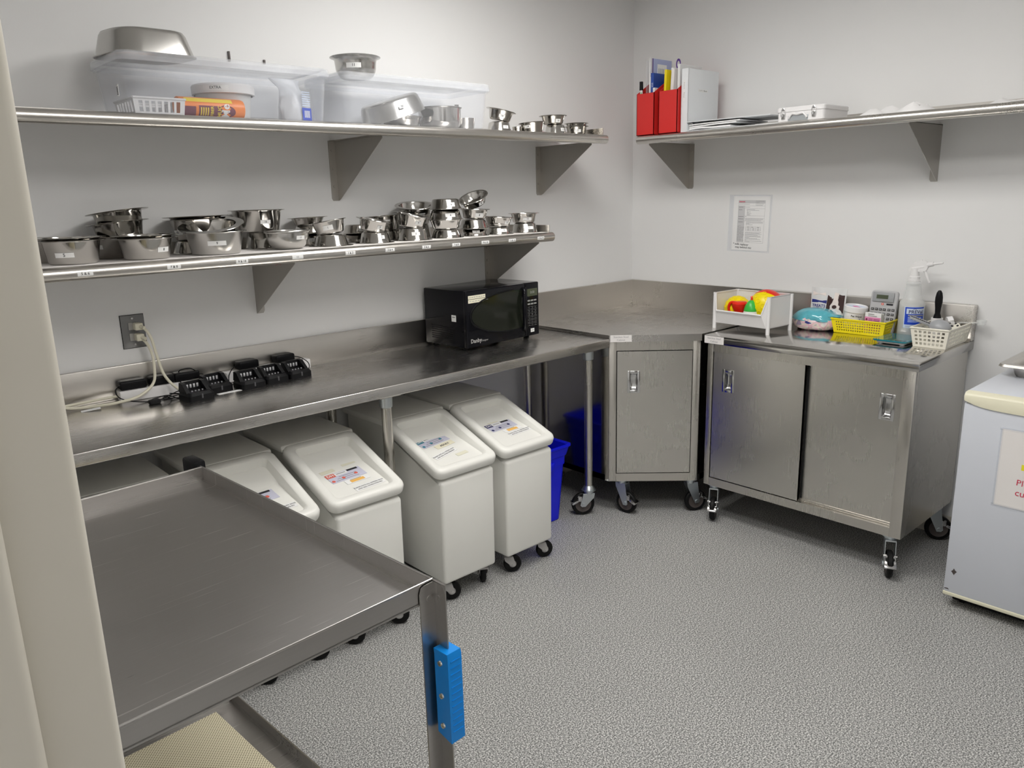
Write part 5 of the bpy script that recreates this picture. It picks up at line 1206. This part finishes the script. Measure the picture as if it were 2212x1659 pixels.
# ------------------------------------------------------------------ on the right-hand wall shelf
def mag_file(y0,y1,label):
    """open-topped file: x from the shelf front back to the wall, low front, high back"""
    xf,xb=-.375,-.125; t=thing('magazine_file',label,'file box',(xf,(y0+y1)/2,ZSR),0,'red magazine files'); O=Matrix.Translation((-xf,-(y0+y1)/2,-ZSR)); z=ZSR; hf=.208; hb=.305; th=.003
    b=MB(O); b.box((xf,y0,z),(xf+th,y1,z+hf)); b.box((xb-th,y0,z),(xb,y1,z+hb)); b.box((xf,y0,z),(xb,y1,z+th))
    for ya,yb in ((y0,y0+th),(y1-th,y1)): b.prism([(xf,ya,z),(xb,ya,z),(xb,ya,z+hb),(xf+.17,ya,z+hb),(xf,ya,z+hf)],(0,yb-ya,0))
    b.build('file_body','red_file',t,sharp=25)
    return t
mag_file(-.435,-.323,'red magazine file at the shelf end, left of its twin'); mag_file(-.580,-.465,'red magazine file next to the standing white binder')
def sheaf(name,label,cat,x0,x1,y,t,z1,m,rot=0,group=None,z0=.0035,tilt=0):
    b=MB(); b.box((0,-t/2,0),(x1-x0,t/2,z1-z0),.0008 if t>.004 else 0); o=b.build(name,m,smooth=False); o.location=(x0,y,ZSR+z0+.0003); o.rotation_euler=(R_(rot),R_(tilt),0); return tag(o,label,cat,group)
# left file
b=MB(); b.cyl((0,0,0),(0,0,.225),.0075,n=14); o=b.build('marker_pen','white_plastic'); o.location=(-.352,-.338,ZSR+.0035); o.rotation_euler=(R_(-1),0,0); tag(o,'white marker with a black cap in the left red file','pen')
c=MB(); c.cyl((0,0,.225),(0,0,.268),.0098,.0092,n=14); c.build('pen_cap','black_plastic',o)
c=MB(); c.box((-.0078,-.006,.120),(-.0070,-.002,.215)); c.build('green_stripe','toy_green',o,smooth=False)
sheaf('clear_folder','clear plastic folder standing tallest in the left red file','folder',-.330,-.150,-.350,.008,.375,'clear_sheet',0)
o=sheaf('brochure','tall white brochure with a purple stripe behind the blue booklet','brochure',-.330,-.140,-.372,.010,.385,'card_white',0)
b=MB(); b.box((-.0008,-.006,.20),(.0002,-.0050,.38)); b.box((.012,-.0056,.06),(.020,-.0050,.380),mi=0); b.box((.020,-.0056,.06),(.178,-.0050,.380),mi=1); b.box((.055,-.0060,.20),(.135,-.0056,.355),mi=2)
for k in range(5): b.box((.065+k*.013,-.0064,.22),(.070+k*.013,-.0060,.335),mi=3)
b.build('cover_print',['purple','lilac','sticker','ink_grey'],o,smooth=False)
sheaf('paper_sheaf','white papers left of the blue booklet in the left file','papers',-.345,-.160,-.384,.009,.290,'paper',0,'papers in the red files')
o=sheaf('booklet','thick blue booklet in the left red file','booklet',-.352,-.17,-.404,.017,.306,'blue_booklet')
b=MB()
for k in range(3): b.box((-.0005,-.006,.235+k*.008),(.0,.004,.237+k*.008))
b.build('spine_lines','sticker',o,smooth=False)
sheaf('card_pad','short white card pad in front of the blue booklet','card',-.360,-.28,-.421,.012,.232,'card_white',0)
# right file
sheaf('booklet','yellow booklet in the right red file','booklet',-.352,-.18,-.478,.014,.312,'yellow_booklet',2)
b=MB(); b.text('TAX GUIDE',.02,0,0,0,0) if False else None
sheaf('paper_sheaf','cream papers in the right red file beside the yellow booklet','papers',-.345,-.16,-.512,.018,.312,'paper_warm',3,'papers in the red files')
sheaf('paper_sheaf','folded white sheets leaning in the right red file','papers',-.340,-.17,-.536,.012,.318,'paper',-3,'papers in the red files')
sheaf('paper_sheaf','lilac-white sheets against the standing binder in the right file','papers',-.340,-.15,-.560,.014,.330,'card_white',0,'papers in the red files')
b=MB(Matrix.Translation((-.30,-.528,ZSR+.338))); n=20; b.rings([[(0+dx,r*.55*math.sin(2*PI*i/n),r*math.cos(2*PI*i/n)) for i in range(n)] for dx,r in ((-.0006,.015),(-.0006,.026),(.0006,.026),(.0006,.015))],closed=True)
b.box((-.001,-.012,-.12),(.001,.012,-.02),mi=1)
tag(b.build('name_tag',['purple','paper'],smooth=False),'white tag with a purple ring sticking out of the right file','tag')
def binder_up():
    x0,x1,y0,y1=-.352,-.085,-.628,-.586; h=.303; t=thing('ring_binder','thick white ring binder standing beside the red files','binder',(x0,(y0+y1)/2,ZSR)); O=Matrix.Translation((-x0,-(y0+y1)/2,-ZSR)); z=ZSR
    b=MB(O); b.box((x0,y0,z),(x0+.004,y1,z+h),.0012); b.box((x0,y0,z),(x1,y0+.0035,z+h),.0012); b.box((x0,y1-.0035,z),(x1,y1,z+h),.0012); b.build('cover','binder_white',t)
    b=MB(O); b.box((x0+.012,y0+.005,z+.008),(x1-.012,y1-.006,z+h-.014)); b.build('pages','paper',t,smooth=False)
    M=O@face((x0-.0004,y1,z),(0,-1,0)); b=MB(M); b.box((.012,.150,0),(.024,.250,.0005)); b.text('Manual',.009,.018,.178,.0009,1,rot=-PI/2); b.text('Protocol',.009,.018,.222,.0009,1,rot=-PI/2); b.build('spine_label',['sticker','ink_grey'],t,smooth=False)
    M=O@face((x0,y0-.0004,z),(1,0,0)); b=MB(M); b.box((.085,.196,0),(.168,.209,.0005)); b.text('CUAYO',.010,.108,.2025,.0009,1); b.text('Manual',.010,.146,.2025,.0009,1,bold=.02); b.build('cover_label',['sticker','ink_grey'],t,smooth=False)
binder_up()
def binder_flat():
    t=thing('ring_binder','white ring binder lying flat with its pages fanning out','binder',(-.376,-.636,ZSR)); x0,x1=.0,.275; d=.36
    b=MB(); b.box((x0,-.003,0),(x1,.0,.046),.001); b.box((x0,-d,0),(x1,0,.003),.001)
    b.prism([(x0,0,.043),(x0,-.46,.040),(x0,-.46,.043),(x0,0,.046)],(x1,0,0)); b.build('cover','binder_white',t)
    for k,(z0,z1,l,lift) in enumerate(((.006,.014,-.25,.0),(.016,.022,-.28,.006),(.026,.031,-.30,.004))):
        p=MB(); y0=-.016; pts=[(y0,z0),(y0-.06,z0+.003-lift*.2),(l*.6,z0+lift*.8),(l,z0+lift)]; q=[(y,z+(z1-z0)) for y,z in pts]
        p.prism([(x0+.006,y,z) for y,z in pts+q[::-1]],(x1-.02,0,0)); p.build('page_block','paper',t,sharp=60)
    for k in range(2):
        r=MB(); r.tube([(x0+.018+k*.10,-.020+.013*math.cos(a),.022+.016*math.sin(a)) for a in [2*PI*i/16 for i in range(17)]],.0018,6); r.build('ring','chrome',t)
binder_flat()
b=MB()
for k in range(4): b.box((-.29,-.2-.02*k,k*.0012),(.0-.01*k,.0-.03*k,k*.0012+.0008))
o=b.build('loose_papers','paper',smooth=False); o.location=(-.08,-.93,ZSR); tag(o,'loose white papers lying beyond the flat binder on the right shelf','papers')
def first_aid():
    y0,y1,x0,x1=-1.350,-1.128,-.372,-.135; t=thing('first_aid_case','white metal case with two latches on the right wall shelf','case',(x0,(y0+y1)/2,ZSR)); O=Matrix.Translation((-x0,-(y0+y1)/2,-ZSR)); z=ZSR
    b=MB(O); b.rings([rrect(x0+.004,y0+.004,x1-.004,y1-.004,.014,z),rrect(x0,y0,x1,y1,.016,z+.004),rrect(x0,y0,x1,y1,.016,z+.046)],caps=True); b.build('case_body','white_plastic',t,sharp=40)
    b=MB(O); b.rings([rrect(x0-.003,y0-.003,x1+.003,y1+.003,.018,z+.044),rrect(x0-.003,y0-.003,x1+.003,y1+.003,.018,z+.060),rrect(x0+.001,y0+.001,x1-.001,y1-.001,.015,z+.064)],caps=True); b.build('case_lid','white_plastic',t,sharp=40)
    M=O@face((x0,y1,z),(0,-1,0)); W=y1-y0
    for u in (.032,W-.045):
        b=MB(M); b.box((u-.008,.014,.0),(u+.008,.038,.005),.001); b.box((u-.006,.050,.003),(u+.006,.058,.007),.001); b.tube([(u-.009,.024,.006),(u-.009,.050,.007),(u-.004,.060,.006),(u+.004,.060,.006),(u+.009,.050,.007),(u+.009,.024,.006)],.0012,6); b.build('latch','chrome',t)
    b=MB(M); b.prism([(.055,.004,.0),(.150,.004,0),(.150,.026,0),(.055,.026,0)],(0,0,.0022)); b.build('handle_plate','zinc',t,smooth=False)
    b=MB(M); b.tube(spline([Vector(p) for p in ((.060,.014,.004),(.068,.026,.006),(.080,.034,.007),(.102,.030,.008),(.125,.034,.007),(.138,.026,.006),(.146,.014,.004))],6),.0045,8); b.build('carry_handle','white_plastic',t)
first_aid()
def crumpled(name,label,cat,loc,sx,sy,h,seed,m):
    rnd=random.Random(seed); n=14; H=[[0]*(n+1) for _ in range(n+1)]
    for _ in range(9):
        cx,cy,r,a=rnd.uniform(.15,.85),rnd.uniform(.15,.85),rnd.uniform(.12,.3),rnd.uniform(.3,1)
        for j in range(n+1):
            for i in range(n+1): d=math.hypot(i/n-cx,j/n-cy); H[j][i]=max(H[j][i],a*max(0,1-d/r))
    b=MB(); vs=[(sx*(i/n-.5),sy*(j/n-.5),.0015+h*H[j][i]) for j in range(n+1) for i in range(n+1)]+[(sx*(i/n-.5),sy*(j/n-.5),h*H[j][i]*.92) for j in range(n+1) for i in range(n+1)]; N=(n+1)**2
    fs=[]
    for j in range(n):
        for i in range(n): k=j*(n+1)+i; fs.append((k,k+1,k+n+2,k+n+1)); fs.append((N+k,N+k+n+1,N+k+n+2,N+k+1))
    for i in range(n): 
        for k,l in ((i,i+1),(n*(n+1)+i+1,n*(n+1)+i)): fs.append((l,k,N+k,N+l))
        for k,l in (((i+1)*(n+1),i*(n+1)),(i*(n+1)+n,(i+1)*(n+1)+n)): fs.append((l,k,N+k,N+l))
    b.add(vs,fs); o=b.build(name,m,sharp=20); o.location=loc; return tag(o,label,cat)
crumpled('paper_towel','crumpled white paper towel right of the metal case','paper towel',(-.20,-1.61,ZSR),.20,.34,.052,5,'cloth_white')
crumpled('folded_cloth','flat white cloth at the far right of the right wall shelf','cloth',(-.19,-2.08,ZSR),.26,.40,.034,9,'cloth_white')

# ------------------------------------------------------------------ notice on the right wall
def notice():
    t=thing('wall_notice','printed form in a clear sleeve taped to the right wall','notice',(-.0004,-.7935,1.4385)); t.rotation_euler=(R_(1.2),0,0); M=face((0,0,0),(0,-1,0)); W,Hh=.120,.149
    b=MB(M); b.box((-W-.008,-Hh,0.0),(W+.002,Hh,.0006)); b.build('sleeve','clear_sheet',t,smooth=False)
    w,h=.108,.142; b=MB(M); b.box((-w+.006,-h,.0008),(w+.004,h,.0012)); b.build('sheet','paper',t,smooth=False)
    b=MB(M); z0,z1=.0012,.0015
    L,R,T,B=-.072,.084,.120,-.100; lw=.0007
    def hl(y,x0=L,x1=R): b.box((x0,y-lw/2,z0),(x1,y+lw/2,z1),mi=0)
    def vl(x,y0,y1): b.box((x-lw/2,y0,z0),(x+lw/2,y1,z1),mi=0)
    for y in (T,B,.106,.092,.078,.040,.028,.012): hl(y)
    vl(L,B,T); vl(R,B,T); vl(-.034,B,.092); vl(.030,.092,T)
    for y0,y1 in ((B,.012),(.012,.028),(.028,.040),(.040,.078),(.078,.092)): b.box((L,y0+lw,.0012),(-.0345,y1-lw,.0013),mi=2)
    b.box((L,.106,.0012),(R,T,.0013),mi=2)
    rr=random.Random(4)
    def tl(x,y,wd,mi=0,th=.0016):
        xx=x
        while xx<x+wd:
            q=rr.uniform(.004,.011); q=min(q,x+wd-xx); b.box((xx,y-th/2,z0),(xx+q*.86,y+th/2,z1),mi=mi); xx+=q
    tl(-.069,.113,.036,3,.004); tl(-.069,.108,.036,0); tl(.033,.116,.046); tl(.033,.109,.018); tl(.033,.102,.044); tl(.033,.095,.038); tl(-.069,.099,.064)
    for y,wd in ((.085,.026),(.071,.020),(.036,.030),(.023,.030),(.007,.028)): tl(-.069,y,wd,1)
    tl(-.031,.085,.028)
    for k,(x,wd) in enumerate(((-.022,.050),(-.022,.074),(-.020,.006),(-.020,.022),(-.020,.010),(-.020,.026),(-.020,.018),(-.020,.022))): tl(x,.073-k*.0042,wd)
    tl(-.031,.036,.010)
    for k,wd in enumerate((.106,.108,.096)): tl(-.029,.025-k*.0045,wd)
    for k,wd in enumerate((.10,.10,.022,.040)): tl(-.022,.008-k*.0048,wd)
    for y in (-.016,-.022,-.028,-.033,-.038): hl(y,-.022,.066)
    for x in (-.022,.006,.036,.066): vl(x,-.038,-.016)
    for x in (-.014,.010,.044): tl(x,-.019,.014,1)
    for k in range(3):
        for x in (-.010,.020,.048): tl(x,-.025-k*.005,.008)
    for k,wd in enumerate((.096,.086,.098,.076,.092,.094,.028,.074,.092,.010,.100,.030)): tl(-.024,-.046-k*.0045,wd)
    b.build('printed_form',['ink_grey','ink','grey_cell','ink_red'],t,smooth=False)
    b=MB(M); rr=random.Random(8)
    for k in range(12):
        x=-.071
        for q in range(rr.randint(2,3)):
            wd=rr.uniform(.006,.014); pts=[(x+wd*i/6,-.014-k*.0068+rr.uniform(-.0016,.0016),.0018) for i in range(7)]; b.tube(pts,.00045,4); x+=wd+.003
    b.text('* milk replacer',.0155,-.046,-.111,.0016,0,rot=R_(-2),bold=.012); b.text('may behind mic',.0155,-.030,-.127,.0016,0,rot=R_(-1),bold=.012)
    b.build('handwriting','ink',t,smooth=False)
notice()
